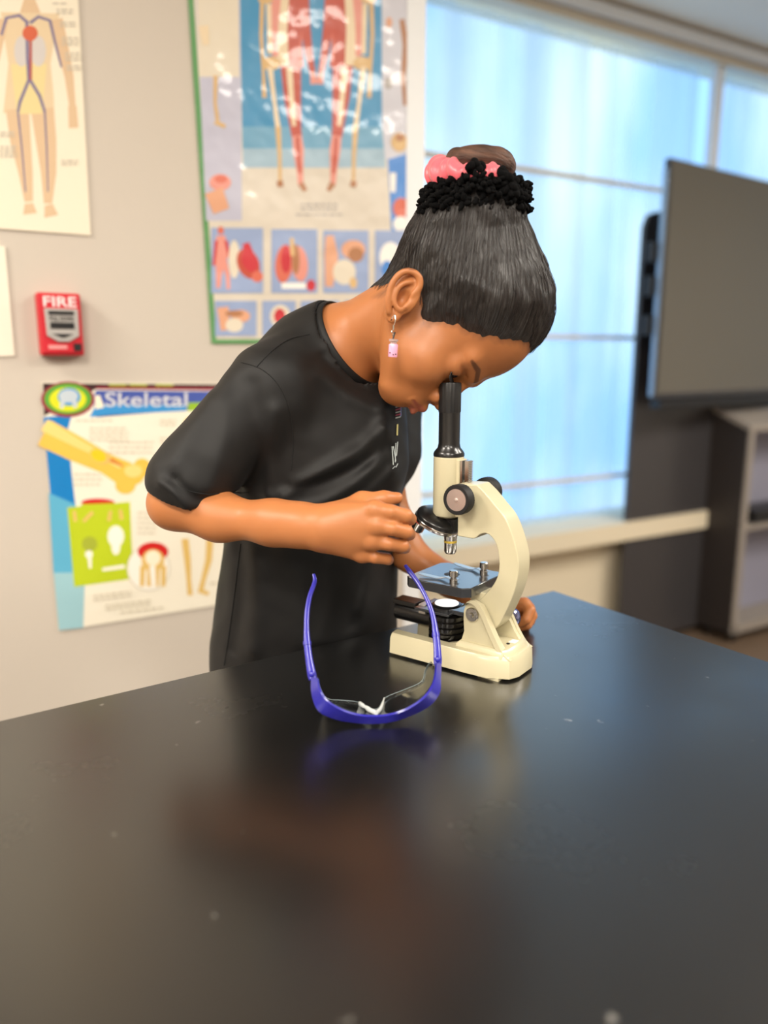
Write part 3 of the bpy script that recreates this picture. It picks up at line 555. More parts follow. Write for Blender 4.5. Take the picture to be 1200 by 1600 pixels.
# ---------------------------------------------------------------- safety glasses, lying face down with the temples up
m_blue = mat('blue_plastic', lin(40, 38, 158), .3, coat=.35, coat_rough=.1)
m_clear = bpy.data.materials.new('clear_polycarbonate'); m_clear.use_nodes = True; nt = m_clear.node_tree; n_ = nt.nodes; l_ = nt.links; n_.clear()
tr = n_.new('ShaderNodeBsdfTransparent'); gl = n_.new('ShaderNodeBsdfGlossy'); gl.inputs['Roughness'].default_value = .04; fc = n_.new('ShaderNodeLayerWeight'); pw = n_.new('ShaderNodeMath'); pw.operation = 'POWER'; pw.inputs[1].default_value = 3.5; l_.new(fc.outputs['Facing'], pw.inputs[0]); fr = n_.new('ShaderNodeMath'); fr.operation = 'MULTIPLY_ADD'; fr.inputs[1].default_value = .75; fr.inputs[2].default_value = .07; l_.new(pw.outputs[0], fr.inputs[0])
tr.inputs[0].default_value = (.95, .97, .98, 1); mx = n_.new('ShaderNodeMixShader'); l_.new(fr.outputs[0], mx.inputs[0]); l_.new(tr.outputs[0], mx.inputs[1]); l_.new(gl.outputs[0], mx.inputs[2])
o_ = n_.new('ShaderNodeOutputMaterial'); l_.new(mx.outputs[0], o_.inputs[0])
inn = [(497, 1060, .044), (500, 1078, .040), (513, 1096, .030), (537, 1110, .021), (562, 1117, .015), (585, 1118.5, .013), (610, 1116, .014), (637, 1107, .021), (663, 1089, .031), (676, 1069, .038), (680, 1052, .042), (681, 1036, .044)]
out = [(487, 1060, .040), (488, 1084, .031), (498, 1110, .018), (525, 1123, .008), (553, 1128, .004), (580, 1130, .003), (612, 1127, .004), (645, 1116, .007), (672, 1101, .016), (686, 1082, .027), (688, 1058, .036), (689, 1036, .040)]
IN = crom([T(*p) for p in inn], 4); OUT = crom([T(*p) for p in out], 4)
gc = np.mean(np.array(OUT), 0); gog = empty('safety_glasses', (float(gc[0]), float(gc[1]), TZ), 0, 'blue-framed clear safety glasses lying on the table with temples sticking up', 'safety glasses')
IN = [p*[1, 1, 1] for p in IN]
def lz(L): return [np.array([p[0], p[1], p[2]]) for p in L]
# the T() heights above were given over the table
def Tz(px, py, h): return T(px, py, TZ+h)
IN = crom([Tz(*p) for p in inn], 4); OUT = crom([Tz(*p) for p in out], 4)
mb = MB(); vs = []; n = len(IN)
for i in range(n):
    a, b2 = IN[i], OUT[i]; t = IN[min(i+1, n-1)]-IN[max(i-1, 0)]; t /= np.linalg.norm(t); q = np.cross(t, b2-a); q /= np.linalg.norm(q)
    for pt, hh in ((a, .0010), (a*.5+b2*.5, .0016), (b2, .0010), (b2, -.0010), (a*.5+b2*.5, -.0013), (a, -.0010)): vs.append(pt+q*hh)
fs = [[i*6+k, i*6+(k+1) % 6, (i+1)*6+(k+1) % 6, (i+1)*6+k] for i in range(n-1) for k in range(6)]+[list(range(6)), list(range((n-1)*6, n*6))]
mb.add(vs, fs); brow = obj('brow_frame', mb, m_blue, gog, world=True, ang=50)
mb = MB()
for i in range(8):
    f = n*(.455+.013*i); i0 = int(f); a = IN[i0]*.5+OUT[i0]*.5; mb.tube([IN[i0]*.8+OUT[i0]*.2+Zv*.0014+N*0, IN[i0]*.1+OUT[i0]*.9+Zv*.0006+np.array([0, -.0012, 0])], .0006, 6)
obj('grip_ridge', mb, mat('blue_ridge', lin(38, 32, 150), .4), brow, world=True)
e1 = Tz(686, 1038, .04)-Tz(487, 1058, .04); e1 /= np.linalg.norm(e1); e2 = np.array([-e1[1], e1[0], 0]); uu = e2*.62+Zv*.78; gn = np.cross(e1, uu); h0 = Tz(487, 1058, .04)
def gpl(px, py):
    r = ray(px, py); o3 = np.array([0, 0, CZ]); return o3+r*(np.dot(h0-o3, gn)/np.dot(r, gn))
for pts, rr in (([(489, 1062), (487, 1053), (483, 1030), (480, 1005), (479, 980), (480, 955), (484, 932), (490, 915), (492, 906), (490, 897)], [4.0, 4.6, 3.8, 3.6, 2.8, 2.7, 2.6, 2.4, 2.2, 1.6]),
                ([(684, 1040), (684, 1030), (683, 1010), (681, 992), (678, 970), (672, 948), (662, 926), (650, 906), (640, 893), (633, 883)], [4.0, 4.6, 4.0, 3.8, 2.9, 2.7, 2.5, 2.6, 3.0, 1.8])):
    P = crom([gpl(*p) for p in pts], 4); R = np.interp(np.linspace(0, 1, len(P)), np.linspace(0, 1, len(rr)), rr)*.001
    mb = MB(); mb.tube(P, R, 12, flat=.6, up=e1); tp = obj('temple', mb, m_blue, gog, world=True, ang=60)
    mb = MB(); q = gpl(*pts[1]); fwd = np.array([0, 0, CZ])-q; fwd /= np.linalg.norm(fwd); mb.lathe([(.0032, 0), (.0032, .0044), (.002, .0055), (0, .0057)], q, fwd, 20); obj('hinge_screw', mb, m_blue, tp, world=True, ang=60)
    mb = MB(); q = gpl(*pts[3]); t = gpl(*pts[4])-q; t /= np.linalg.norm(t); mb.tube([q-t*.002, q+t*.002], .0042, 12, flat=.7, up=e1); obj('hinge', mb, m_blue, tp, world=True, ang=60)
up_e = IN
low = [(497, 1056, .044), (500, 1074, .022), (511, 1092, .003), (535, 1095, .002), (560, 1098, .002), (578, 1108, .007), (592, 1107, .007), (602, 1091, .002), (630, 1079, .002), (658, 1066, .003), (664, 1048, .015), (672, 1034, .036)]
LO = crom([Tz(*p) for p in low], 4); vs = []; fs = []; K = 7
for i in range(n):
    for k in range(K):
        t = k/(K-1); p = up_e[i]*(1-t)+LO[i]*t; bul = math.sin(math.pi*t)*.0045; vs.append(p - Zv*bul*.5 + Zv*.0)
        vs[-1][2] = max(vs[-1][2], TZ+.0012)
fs = [[i*K+k, i*K+k+1, (i+1)*K+k+1, (i+1)*K+k] for i in range(n-1) for k in range(K-1)]
mb = MB(); mb.add(vs, fs); lens = obj('lens', mb, m_clear, gog, world=True, ang=180); sm = lens.modifiers.new('thick', 'SOLIDIFY'); sm.thickness = .0014; sm.offset = 1
mb = MB(); mb.tube([p+Zv*.0006 for p in LO[3:-1]], .00045, 6); obj('lens_rim', mb, mat('clear_rim', lin(170, 185, 190), .15, trans=.6, ior=1.3), lens, world=True)
m_nose = mat('clear_nose_pad', lin(245, 250, 250), .12, trans=.45, ior=1.4)
mb = MB()
mb.tube(crom([Tz(561, 1099, .004), Tz(568, 1103, .008), Tz(579, 1110, .010), Tz(588, 1114, .011)], 4), [.0016, .0026, .0028, .0024, .0026]*2+[.0026]*3, 10, flat=.6)
mb.tube(crom([Tz(588, 1114, .011), Tz(594, 1108, .010), Tz(598, 1099, .008), Tz(600, 1091, .004)], 4), [.0026]*8+[.0022, .002, .0018, .0016, .0014], 10, flat=.6)
obj('nose_pad', mb, m_nose, gog, world=True)

# ---------------------------------------------------------------- the girl: implicit surfaces meshed once
class Field:
    """ordered smooth unions / subtractions of simple solids; d < 0 inside"""
    def __init__(s): s.p = []
    def add(s, f, k=.006, c=None): s.p.append(('+', k, f)); return s
    def sub(s, f, k=.004): s.p.append(('-', k, f)); return s
    def ev(s, P, idx=None):
        d = None
        for i in (range(len(s.p)) if idx is None else idx):
            op, k, f = s.p[i]; v = f(P)
            if op == '+':
                if d is None: d = v; continue
                h = np.maximum(k-np.abs(d-v), 0)/k; d = np.minimum(d, v)-h*h*k*.25
            else:
                if d is None: continue
                h = np.maximum(k-np.abs(d+v), 0)/k; d = np.maximum(d, -v)+h*h*k*.25
        return d if d is not None else np.full(len(P), .1)
def cone(a, b, ra, rb):
    a = np.array(a, float); b = np.array(b, float); ba = b-a; L = ba@ba
    def f(P):
        q = P-a; t = np.clip(q@ba/L, 0, 1); return np.linalg.norm(q-t[:, None]*ba, axis=1)-(ra+(rb-ra)*t)
    return f
def ball(c, r):
    c = np.array(c, float); return lambda P: np.linalg.norm(P-c, axis=1)-r
def ell(c, r, A=None):            # rows of A are the axes
    c = np.array(c, float); r = np.array(r, float); A = np.eye(3) if A is None else np.array(A)
    def f(P):
        q = (P-c)@A.T; k0 = np.linalg.norm(q/r, axis=1); k1 = np.linalg.norm(q/(r*r), axis=1)+1e-9; return k0*(k0-1)/k1
    return f
def chain(F, pts, rs, k=.004, k0=None, smooth=0):
    for i in range(len(pts)-1): F.add(cone(pts[i], pts[i+1], rs[i], rs[i+1]), k0 if (i == 0 and k0) else k)
def mesh_field(F, lo, hi, vx, post=None, bs=14):
    lo = np.array(lo); hi = np.array(hi); nb = np.ceil((hi-lo)/(vx*bs)).astype(int); hd = vx*bs*math.sqrt(3)/2
    ii = np.stack(np.meshgrid(*[np.arange(n) for n in nb], indexing='ij'), -1).reshape(-1, 3)
    C = lo+(ii+.5)*bs*vx
    V = [f(C) for _, _, f in F.p]; D0 = F.ev(C)
    bg = vx*4; g = vdb.FloatGrid(bg); kmax = .03
    g.fill((-2, -2, -2), (-1, -1, -1), bg, False)
    o = np.arange(bs); loc = np.stack(np.meshgrid(o, o, o, indexing='ij'), -1).reshape(-1, 3)
    for b in range(len(ii)):
        d = D0[b]; base = ii[b]*bs
        if abs(d) > hd*1.35+.006:
            if d < 0: g.fill(tuple(map(int, base)), tuple(map(int, base+bs-1)), -bg, True)
            continue
        idx = []
        for i, (op, k, f) in enumerate(F.p):
            v = V[i][b]
            if (op == '+' and v < d+2*hd+k+.01) or (op == '-' and v < hd+k+.012): idx.append(i)
        P = lo+(base+loc)*vx; r = F.ev(P, idx)
        g.copyFromArray(np.clip(r, -bg, bg).reshape(bs, bs, bs).astype(np.float32), ijk=tuple(map(int, base)))
    pts, tri, quad = g.convertToPolygons(0.0, 0.0)
    return np.array(pts)*vx+lo, tri, quad
def field_obj(name, F, lo, hi, vx, mats, parent, smooth_it=2, extra=None):
    pts, tri, quad = mesh_field(F, lo, hi, vx)
    pts = pts - np.array(parent.location)
    me = bpy.data.meshes.new(name); nq = len(quad); nt_ = len(tri)
    quad = np.array(quad)[:, ::-1]; 
    me.vertices.add(len(pts)); me.vertices.foreach_set('co', pts.astype(np.float32).ravel())
    lv = np.concatenate([quad.ravel(), np.array(tri)[:, ::-1].ravel() if nt_ else np.zeros(0, int)]).astype(np.int32)
    me.loops.add(len(lv)); me.loops.foreach_set('vertex_index', lv)
    me.polygons.add(nq+nt_)
    st_ = np.concatenate([np.arange(nq)*4, nq*4+np.arange(nt_)*3]).astype(np.int32)
    me.polygons.foreach_set('loop_start', st_)
    me.polygons.foreach_set('use_smooth', [True]*(nq+nt_)); me.update(calc_edges=True); me.validate()
    # laplacian smoothing in numpy
    if smooth_it:
        e = np.empty(len(me.edges)*2, np.int32); me.edges.foreach_get('vertices', e); e = e.reshape(-1, 2)
        co = np.empty(len(me.vertices)*3, np.float32); me.vertices.foreach_get('co', co); co = co.reshape(-1, 3).astype(float); nv = len(co)
        deg = np.bincount(e.ravel(), minlength=nv)[:, None].clip(1)
        for it in range(smooth_it):
            acc = np.stack([np.bincount(e[:, 0], co[e[:, 1], a], nv)+np.bincount(e[:, 1], co[e[:, 0], a], nv) for a in range(3)], 1)
            co += .5*(acc/deg-co)
        me.vertices.foreach_set('co', co.astype(np.float32).ravel()); me.update()
    for m in (mats if isinstance(mats, (list, tuple)) else [mats]): me.materials.append(m)
    o = bpy.data.objects.new(name, me); S.collection.objects.link(o); o.parent = parent
    co = np.empty(len(me.vertices)*3, np.float32); me.vertices.foreach_get('co', co); co = co.reshape(-1, 3)+np.array(parent.location)
    return o, co
def set_attr(o, name, vals):
    a = o.data.attributes.new(name, 'FLOAT', 'POINT'); a.data.foreach_set('value', np.asarray(vals, np.float32))

girl = empty('person', (-.11, 1.04, 0), 0, 'girl in black t-shirt with hair in a high bun, bending over the microscope eyepiece', 'person')
# head frame: f out of the face, l to the wearer's left, u to the crown
HP = math.radians(-70); f0 = np.array([math.cos(HP), 0, math.sin(HP)]); hu = np.array([-math.sin(HP), 0, math.cos(HP)])
psi = math.radians(13); hr0 = np.array([0, -1., 0])
hf = f0*math.cos(psi)+hr0*math.sin(psi); hr = hr0*math.cos(psi)-f0*math.sin(psi); hl = -hr
HA = np.array([hf, hl, hu]); HS = .00104
EARP = W(637, 467, .832)
HO = EARP-(hf*-2+hr*74+hu*2)*HS+np.array([.014, .010, .0145])
def H(f, l, u): return HO+(hf*f+hl*l+hu*u)*HS
def hell(c, r): return ell(H(*c), np.array(r)*HS, HA)
B_ = Field()
cran = Field(); cran.add(hell((0, 0, 52), (90, 71, 69))); cran.add(hell((27, 0, 57), (71, 62, 70)), .02)
for op, k, f in cran.p: B_.add(f, k)
B_.add(hell((44, 0, -8), (44, 53, 50)), .025)
for s in (-1, 1):
    B_.add(cone(H(10, 47*s, -26), H(68, 15*s, -58), .0165, .0140), .02)
    B_.add(ball(H(64, 32*s, -20), .0260), .022)
B_.add(ball(H(76, 0, -58), .0150), .018); B_.add(hell((80, 0, -36), (24, 28, 24)), .016)
for s in (-1, 1): B_.sub(hell((98, 31*s, 10), (13, 16, 11)), .014)
for s in (-1, 1): B_.add(cone(H(92, 12*s, 27), H(80, 40*s, 30), .0080, .0055), .016)
for s in (-1, 1):
    B_.add(hell((77.5, 31*s, 9), (13, 15.5, 12.5)), .008)      # lids lowered over the eyeballs
    B_.sub(cone(H(93, 20*s, 3.5), H(87, 42*s, 3), .0013, .0010), .002)
    B_.sub(cone(H(92, 21*s, 17), H(86, 43*s, 17), .0012, .0010), .005)
B_.add(cone(H(94, 0, 16), H(107, 0, -11), .0060, .0080), .010); B_.add(ball(H(108, 0, -14), .0090), .006)
for s in (-1, 1):
    B_.add(ball(H(100, 11*s, -18), .0078), .005); B_.sub(ell(H(104.5, 6.5*s, -24.5), (.0042, .0032, .003), HA), .002)
    B_.add(cone(H(104, 0, -36), H(94, 19*s, -42), .0050, .0026), .005)
    B_.add(cone(H(102, 0, -48), H(93, 17*s, -45), .0054, .0026), .005)
for s in (-1, 1): B_.sub(cone(H(110, 0, -42), H(97, 21*s, -43.5), .0013, .0010), .002)
B_.sub(cone(H(102, -9, -54), H(102, 9, -54), .003, .003), .008)
# neck, trunk
NB = W(522, 553, .975)
B_.add(cone(H(-6, 0, -16), NB, .0405, .046), .026)
S_n = W(416, 600, .887); S_f = np.array([.008, 1.085, 1.192])
Ft = np.array([.883, -.469, 0]); Lt = np.array([.469, .883, 0]); TA = np.array([Ft, Lt, Zv])
B_.add(cone(NB, S_n, .046, .036), .03); B_.add(cone(NB, S_f, .048, .040), .03)
B_.add(ell((-.095, .99, 1.15), (.088, .118, .14), TA), .03); 
# ears
eu = np.array([.36, 0, .93]); ef = np.array([.93, 0, -.36])
def ear(org, ef, eu, eo, sc):
    E = lambda x, y, z: org+(ef*x+eu*y+eo*z)*sc
    EA = np.array([ef, eu, eo])
    B_.add(ell(E(-1, 3, 0), np.array((16, 23, 5.5))*sc, EA), .003)
    B_.add(ell(E(-5, -22, 0), np.array((8.5, 9.5, 4.5))*sc, EA), .004)
    B_.sub(ell(E(-1, 4, 5.5), np.array((12, 18, 3.6))*sc, EA), .003)
    hx = crom([(6, -1, 2), (9, 6, 4.5), (12, 15, 5.5), (9, 23, 6), (1, 26.5, 6.5), (-8, 24, 7), (-14, 16, 7), (-16.5, 5, 6.5), (-15, -8, 6), (-12, -16, 5), (-9, -22, 3.5)], 3)
    chain(B_, [E(*p) for p in hx], [3.1*sc]*len(hx), .0018)
    ax_ = crom([(3, 17, 3.6), (-3, 14, 5), (-8, 8, 5.8), (-9.5, 0, 6), (-8, -8, 6), (-3, -13.5, 5.5), (2, -15, 5)], 2)
    chain(B_, [E(*p) for p in ax_], [2.6*sc]*len(ax_), .002)
    B_.sub(ell(E(0, -2, 5), np.array((6.2, 9.5, 7.5))*sc, EA), .0025)
    B_.add(cone(E(8, -3, 3.5), E(5.5, -10, 5.5), 3*sc, 3.2*sc), .0025)
ear(W(633, 464, .842), ef, eu, np.array([0, -1, 0])*.97+ef*-.24, .00098)
er_l = HO+(hl*73+hf*-2+hu*2)*HS; ear(er_l, ef*.97+np.array([0, -.2, 0]), eu, np.array([0, 1., 0]), .00094)
# near arm and hand
def WP(L): return [W(*p) for p in L]
EL = W(274, 786, .845)
chain(B_, [S_n, W(338, 705, .86), EL], [.034, .030, .0262], .02, .03)
chain(B_, [EL]+WP([(342, 808, .832), (430, 817, .806), (474, 821, .79), (508, 825, .778)]), [.0262, .0232, .0212, .0195, .0200], .022)
wr = [(508, 812, .780), (508, 822, .778), (508, 832, .778), (508, 841, .782)]
kn = [(586, 796, .768), (589, 821, .764), (582, 845, .768), (566, 865, .778)]
for a, b in zip(wr, kn): B_.add(cone(W(*a), W(*b), .0135, .0092), .012)
B_.add(ell(W(548, 826, .776), (.030, .012, .024)), .01)
FNG = []
def finger(pts, rs):
    P = WP(pts); FNG.append((P, rs)); chain(B_, P, [q*.97 for q in rs], .0012, .005)
finger([kn[0], (612, 800, .763), (634, 806, .766), (641, 811, .782), (632, 816, .797)], [.0088, .0078, .0076, .0068, .0054])
finger([kn[1], (614, 826, .760), (635, 831, .765), (640, 835, .783), (629, 839, .797)], [.0088, .0076, .0074, .0066, .0054])
finger([kn[2], (608, 850, .764), (629, 853, .770), (633, 856, .787), (622, 859, .799)], [.0084, .0074, .0071, .0063, .0052])
finger([kn[3], (586, 871, .773), (604, 873, .779), (607, 875, .792), (598, 874, .802)], [.0076, .0067, .0064, .0057, .0048])
TH = WP([(530, 806, .790), (566, 785, .795), (600, 780, .796), (621, 778, .800)]); chain(B_, TH, [.015, .0112, .0084, .0062], .005, .012)
for p in (kn[0], kn[1], kn[2], kn[3]): B_.add(ball(W(p[0]-1, p[1], p[2]-.0015), .0088), .004)
for a, b, r_ in (((596, 811, .754), (642, 820, .752), .0012), ((596, 838, .752), (640, 844, .752), .0012), ((582, 860, .758), (618, 865, .760), .0012)): B_.sub(cone(W(*a), W(*b), r_*.3, r_*1.6), .003)
# far arm and hand
ELf = W(640, 866, 1.02); WRf = W(764, 950, .966)
chain(B_, [S_f, W(598, 760, 1.05), ELf], [.036, .0250, .0222], .02, .03)
chain(B_, [ELf, W(702, 907, .995), WRf], [.0228, .0200, .0165], .012)
kf = [(819, 944, .948), (825, 951, .955), (824, 960, .964), (818, 968, .972)]
for i, b in enumerate(kf): B_.add(cone(W(768, 946+i*5, .966), W(*b), .0110, .0082), .010)
finger([kf[0], (828, 954, .938), (822, 968, .931), (811, 975, .934)], [.0080, .0074, .0068, .0056])
finger([kf[1], (831, 962, .948), (824, 976, .941), (813, 980, .945)], [.0080, .0074, .0066, .0056])
finger([kf[2], (828, 970, .960), (820, 976, .955), (809, 979, .958)], [.0076, .0070, .0064, .0054])
finger([kf[3], (820, 977, .972), (813, 975, .968), (804, 976, .968)], [.0070, .0062, .0056, .0050])
chain(B_, WP([(778, 955, .955), (790, 966, .945), (801, 972, .940)]), [.0110, .0084, .0062], .004, .01)
m_skin = mat('skin', lin(172, 104, 62), .42, sub=.10, spec=.4, bump=(900, .06, .0006))
nt = m_skin.node_tree; n_ = nt.nodes; l_ = nt.links; b = n_['Principled BSDF']
base_in = None
tc = n_.new('ShaderNodeTexCoord'); nz = n_.new('ShaderNodeTexNoise'); nz.inputs['Scale'].default_value = 14; nz.inputs['Detail'].default_value = 5; l_.new(tc.outputs['Object'], nz.inputs['Vector'])
m0 = n_.new('ShaderNodeMix'); m0.data_type = 'RGBA'; m0.inputs[6].default_value = lin(168, 105, 62); m0.inputs[7].default_value = lin(188, 122, 74); l_.new(nz.outputs['Fac'], m0.inputs[0])
prev = m0
for an, c in (('lip', lin(164, 90, 78)), ('nail', lin(224, 172, 150)), ('brow', lin(52, 32, 26)), ('scalp', lin(84, 56, 44)), ('under', lin(16, 16, 18))):
    at = n_.new('ShaderNodeAttribute'); at.attribute_name = an; mm = n_.new('ShaderNodeMix'); mm.data_type = 'RGBA'
    l_.new(at.outputs['Fac'], mm.inputs[0]); l_.new(prev.outputs[2], mm.inputs[6]); mm.inputs[7].default_value = c; prev = mm
l_.new(prev.outputs[2], b.inputs['Base Color'])
body, co = field_obj('body', B_, (-.36, .70, .74), (.27, 1.22, 1.46), .0013, m_skin, girl, smooth_it=2)
near_ = lambda P, r: 1-np.clip((P-r*.6)/(r*.5), 0, 1)
lipd = np.min([cone(H(107, 0, -37), H(96, 18*s, -42), .0035, .0015)(co) for s in (-1, 1)]+[cone(H(105, 0, -47.5), H(95, 16*s, -45), .0035, .0015)(co) for s in (-1, 1)], 0)
set_attr(body, 'lip', near_(lipd+.001, .0032)*.75)
set_attr(body, 'nail', np.zeros(len(co)))
brd = np.min([np.min([cone(H(101, 14*s, 27), H(94, 32*s, 32), .0012, .0020)(co), cone(H(94, 32*s, 32), H(84, 47*s, 27), .0020, .0006)(co)], 0) for s in (-1, 1)], 0)
set_attr(body, 'brow', near_(brd, .0018)*.72)
set_attr(body, 'scalp', np.zeros(len(co)))
trunk = np.minimum.reduce([ell((-.095, .99, 1.15), (.10, .13, .15), TA)(co), cone(W(505, 560, .97), S_n, .05, .052)(co), cone(W(505, 560, .97), S_f, .05, .052)(co), cone(S_n, W(330, 705, .86), .045, .035)(co)])
set_attr(body, 'under', (trunk < 0)*1.0)
# hair cap: the skull pushed out, thinning to nothing at the hairline (a side-view outline, f against u)
HLN = np.array([(150, 96), (92, 96), (83, 93), (76, 74), (65, 51), (55, 35), (44, 27), (35, 14), (28, -7), (20, -12), (13, -2), (3, 3), (-11, 0), (-21, -9), (-22, -28), (-24, -40), (-42, -50), (-140, -54), (-140, -200), (200, -200), (200, 96)], float)
def poly_sd(P, V):
    d = np.full(len(P), 1e9); s = np.ones(len(P)); n = len(V)
    for i in range(n):
        a, b = V[i], V[(i+1) % n]; e = b-a; w_ = P-a; t = np.clip(w_@e/(e@e), 0, 1); q = w_-t[:, None]*e; d = np.minimum(d, (q*q).sum(1))
        c1 = P[:, 1] >= a[1]; c2 = P[:, 1] < b[1]; c3 = e[0]*w_[:, 1] > e[1]*w_[:, 0]
        fl = (c1 & c2 & c3) | (~c1 & ~c2 & ~c3); s[fl] *= -1
    return s*np.sqrt(d)           # negative inside the bare-skin outline
BB = W(741, 322, .895); BT = W(748, 262, .895); bax = (BT-BB)/np.linalg.norm(BT-BB)
b0 = np.cross(bax, [0, 1., 0]); b0 /= np.linalg.norm(b0); b1 = np.cross(bax, b0); BA = np.array([b0, b1, bax])
def hloc(P): return ((P-HO)@HA.T)/HS
headcore = Field()
for op, k, f in cran.p: headcore.add(f, k)
headcore.add(cone(H(-6, 0, -16), NB, .038, .046), .020); headcore.add(hell((44, 0, -8), (44, 53, 50)), .025)
headcore.add(cone(H(0, 0, 62), W(741, 345, .895), .074, .047), .03)
def wig(P, s): return np.sin(P[:, 0]*s+1.3*np.sin(P[:, 2]*s*.7))*np.sin(P[:, 1]*s*1.1+P[:, 2]*s*.8)
def hair_off(P):
    q = hloc(P); g_ = poly_sd(np.stack([q[:, 0], q[:, 2]], 1), HLN)
    g_ = g_+1.6*wig(P, 260)+1.2*wig(P, 600)
    return g_
def hair_f(P):
    g_ = hair_off(P); th = -.003+.0042*np.clip((g_+5)/9, 0, 1)+.0065*np.clip((g_-2)/34, 0, 1)
    ang = np.arctan2((P-BB)@b1, (P-BB)@b0)
    return headcore.ev(P)-th-.0007*wig(P, 130)*np.clip(g_/10, 0, 1)-.0003*np.sin(ang*90+2*np.sin(ang*9))*np.clip((g_)/10, 0, 1)
Hf = Field(); Hf.add(hair_f)
Bf = Field(); Bf.add(ell(BB+bax*.031, (.034, .033, .030), BA), .012)
for k in range(7):
    a = k*.9; c = BB+bax*(.032+.0015*k)+(b0*math.cos(a)+b1*math.sin(a))*.011
    pts = [c+(b0*math.cos(a+t)+b1*math.sin(a+t))*.019+bax*(.004*math.sin(2*t+k)+.006) for t in np.linspace(-1.2, 1.2, 6)]
    chain(Bf, pts, [.0068]*6, .010)
m_hair = bpy.data.materials.new('hair_black'); m_hair.use_nodes = True; nt = m_hair.node_tree; n_ = nt.nodes; l_ = nt.links; b = n_['Principled BSDF']
b.inputs['Roughness'].default_value = .36; b.inputs['Specular IOR Level'].default_value = .8
at = n_.new('ShaderNodeAttribute'); at.attribute_name = 'flow'; nz = n_.new('ShaderNodeTexNoise'); nz.inputs['Scale'].default_value = 1; nz.inputs['Detail'].default_value = 4; l_.new(at.outputs['Vector'], nz.inputs['Vector'])
cr = n_.new('ShaderNodeValToRGB'); cr.color_ramp.elements[0].color = lin(12, 10, 10); cr.color_ramp.elements[1].color = lin(40, 34, 32); cr.color_ramp.elements[0].position = .35; cr.color_ramp.elements[1].position = .7
l_.new(nz.outputs['Fac'], cr.inputs[0]); l_.new(cr.outputs[0], b.inputs['Base Color'])
bp = n_.new('ShaderNodeBump'); bp.inputs['Strength'].default_value = .8; bp.inputs['Distance'].default_value = .003; l_.new(nz.outputs['Fac'], bp.inputs['Height']); l_.new(bp.outputs[0], b.inputs['Normal'])
hair, hc = field_obj('hair', Hf, (-.06, .76, 1.16), (.24, 1.04, 1.58), .0015, m_hair, girl, smooth_it=1)
m_bun = m_hair.copy(); m_bun.name = 'hair_bun'; m_bun.node_tree.nodes['Principled BSDF'].inputs['Roughness'].default_value = .6; m_bun.node_tree.nodes['Principled BSDF'].inputs['Specular IOR Level'].default_value = .3
for nd_ in m_bun.node_tree.nodes:
    if nd_.type == 'VALTORGB': nd_.color_ramp.elements[0].color = lin(44, 30, 25); nd_.color_ramp.elements[1].color = lin(104, 74, 60)
bun, bc_ = field_obj('hair_bun', Bf, BB-.07, BB+.09, .0013, m_bun, girl, smooth_it=1); bun.parent = hair; bun.location = (0, 0, 0); tag(bun, 'brown coiled bun')
q = (bc_-BB); an_ = np.arctan2(q@b1, q@b0); fl = np.stack([q@bax*90+an_*1.2, np.linalg.norm(q, axis=1)*160, np.sin(an_*1.0)*3], 1).astype(np.float32)
a = bun.data.attributes.new('flow', 'FLOAT_VECTOR', 'POINT'); a.data.foreach_set('vector', fl.ravel())
ang = np.arctan2((hc-BB)@b1, (hc-BB)@b0); rad = np.linalg.norm(hc-BB, axis=1)
fl = np.stack([np.cos(ang)*60, np.sin(ang)*60, rad*60], 1).astype(np.float32)
a = hair.data.attributes.new('flow', 'FLOAT_VECTOR', 'POINT'); a.data.foreach_set('vector', fl.ravel())
bc = np.array(co); near_head = np.linalg.norm(bc-H(20, 0, 30), axis=1) < .16; sv = np.zeros(len(bc)); sv[near_head] = np.clip((hair_off(bc[near_head])+8)/8, 0, 1)*.6*np.clip((hloc(bc[near_head])[:, 0]-26)/6+(hloc(bc[near_head])[:, 0] < -15)*9, 0, 1)
earm = np.linalg.norm(bc-W(633, 464, .826), axis=1) < .029; sv[earm] *= 0
body.data.attributes['scalp'].data.foreach_set('value', sv.astype(np.float32))
# fine strands lying on the cap, each following the surface up to the bun
def grad(F, P, e=.0008):
    return np.stack([(F(P+np.eye(3)[i]*e)-F(P-np.eye(3)[i]*e)) for i in range(3)], 1)/(2*e)
NS = 3400
surf = lambda P: np.minimum(hair_f(P), headcore.ev(P))
dirs = rng.normal(size=(NS*3, 3)); dirs /= np.linalg.norm(dirs, axis=1)[:, None]; P = H(0, 0, 45)+dirs*.10
for _ in range(7):
    d = surf(P)[:, None]; gq = grad(surf, P); P = P-d*gq/(np.linalg.norm(gq, axis=1)[:, None]+1e-9)
g0 = hair_off(P); ok = (g0 > -5) & ((g0 > 0) | (rng.random(len(P)) < .75)) & (np.abs(surf(P)) < .002) & ((P-BB)@bax < -.006) & (np.linalg.norm(P-W(633, 464, .842), axis=1) > .024); P = P[ok][:NS]; NS = len(P)
trk = [P.copy()]; ln = rng.uniform(.6, 1.0, NS)[:, None]*.0042; lift = rng.uniform(.0002, .0017, NS)[:, None]; sw = rng.normal(size=(NS, 1))*.30
for k in range(11):
    gq = grad(surf, P); gq /= np.linalg.norm(gq, axis=1)[:, None]+1e-9
    t = BB-P; t -= gq*(t*gq).sum(1)[:, None]; t /= np.linalg.norm(t, axis=1)[:, None]+1e-9; t = t+np.cross(gq, t)*(sw*np.cos(k*.9+sw*9))
    P = P+t*ln; P = P-(surf(P)[:, None]-lift)*gq; trk.append(P.copy())
trk = np.stack(trk, 1)            # NS,12,3
K = trk.shape[1]; vs = []; nrm = rng.normal(size=(NS, 3)); 
tg = np.gradient(trk, axis=1); tg /= np.linalg.norm(tg, axis=2)[..., None]+1e-9
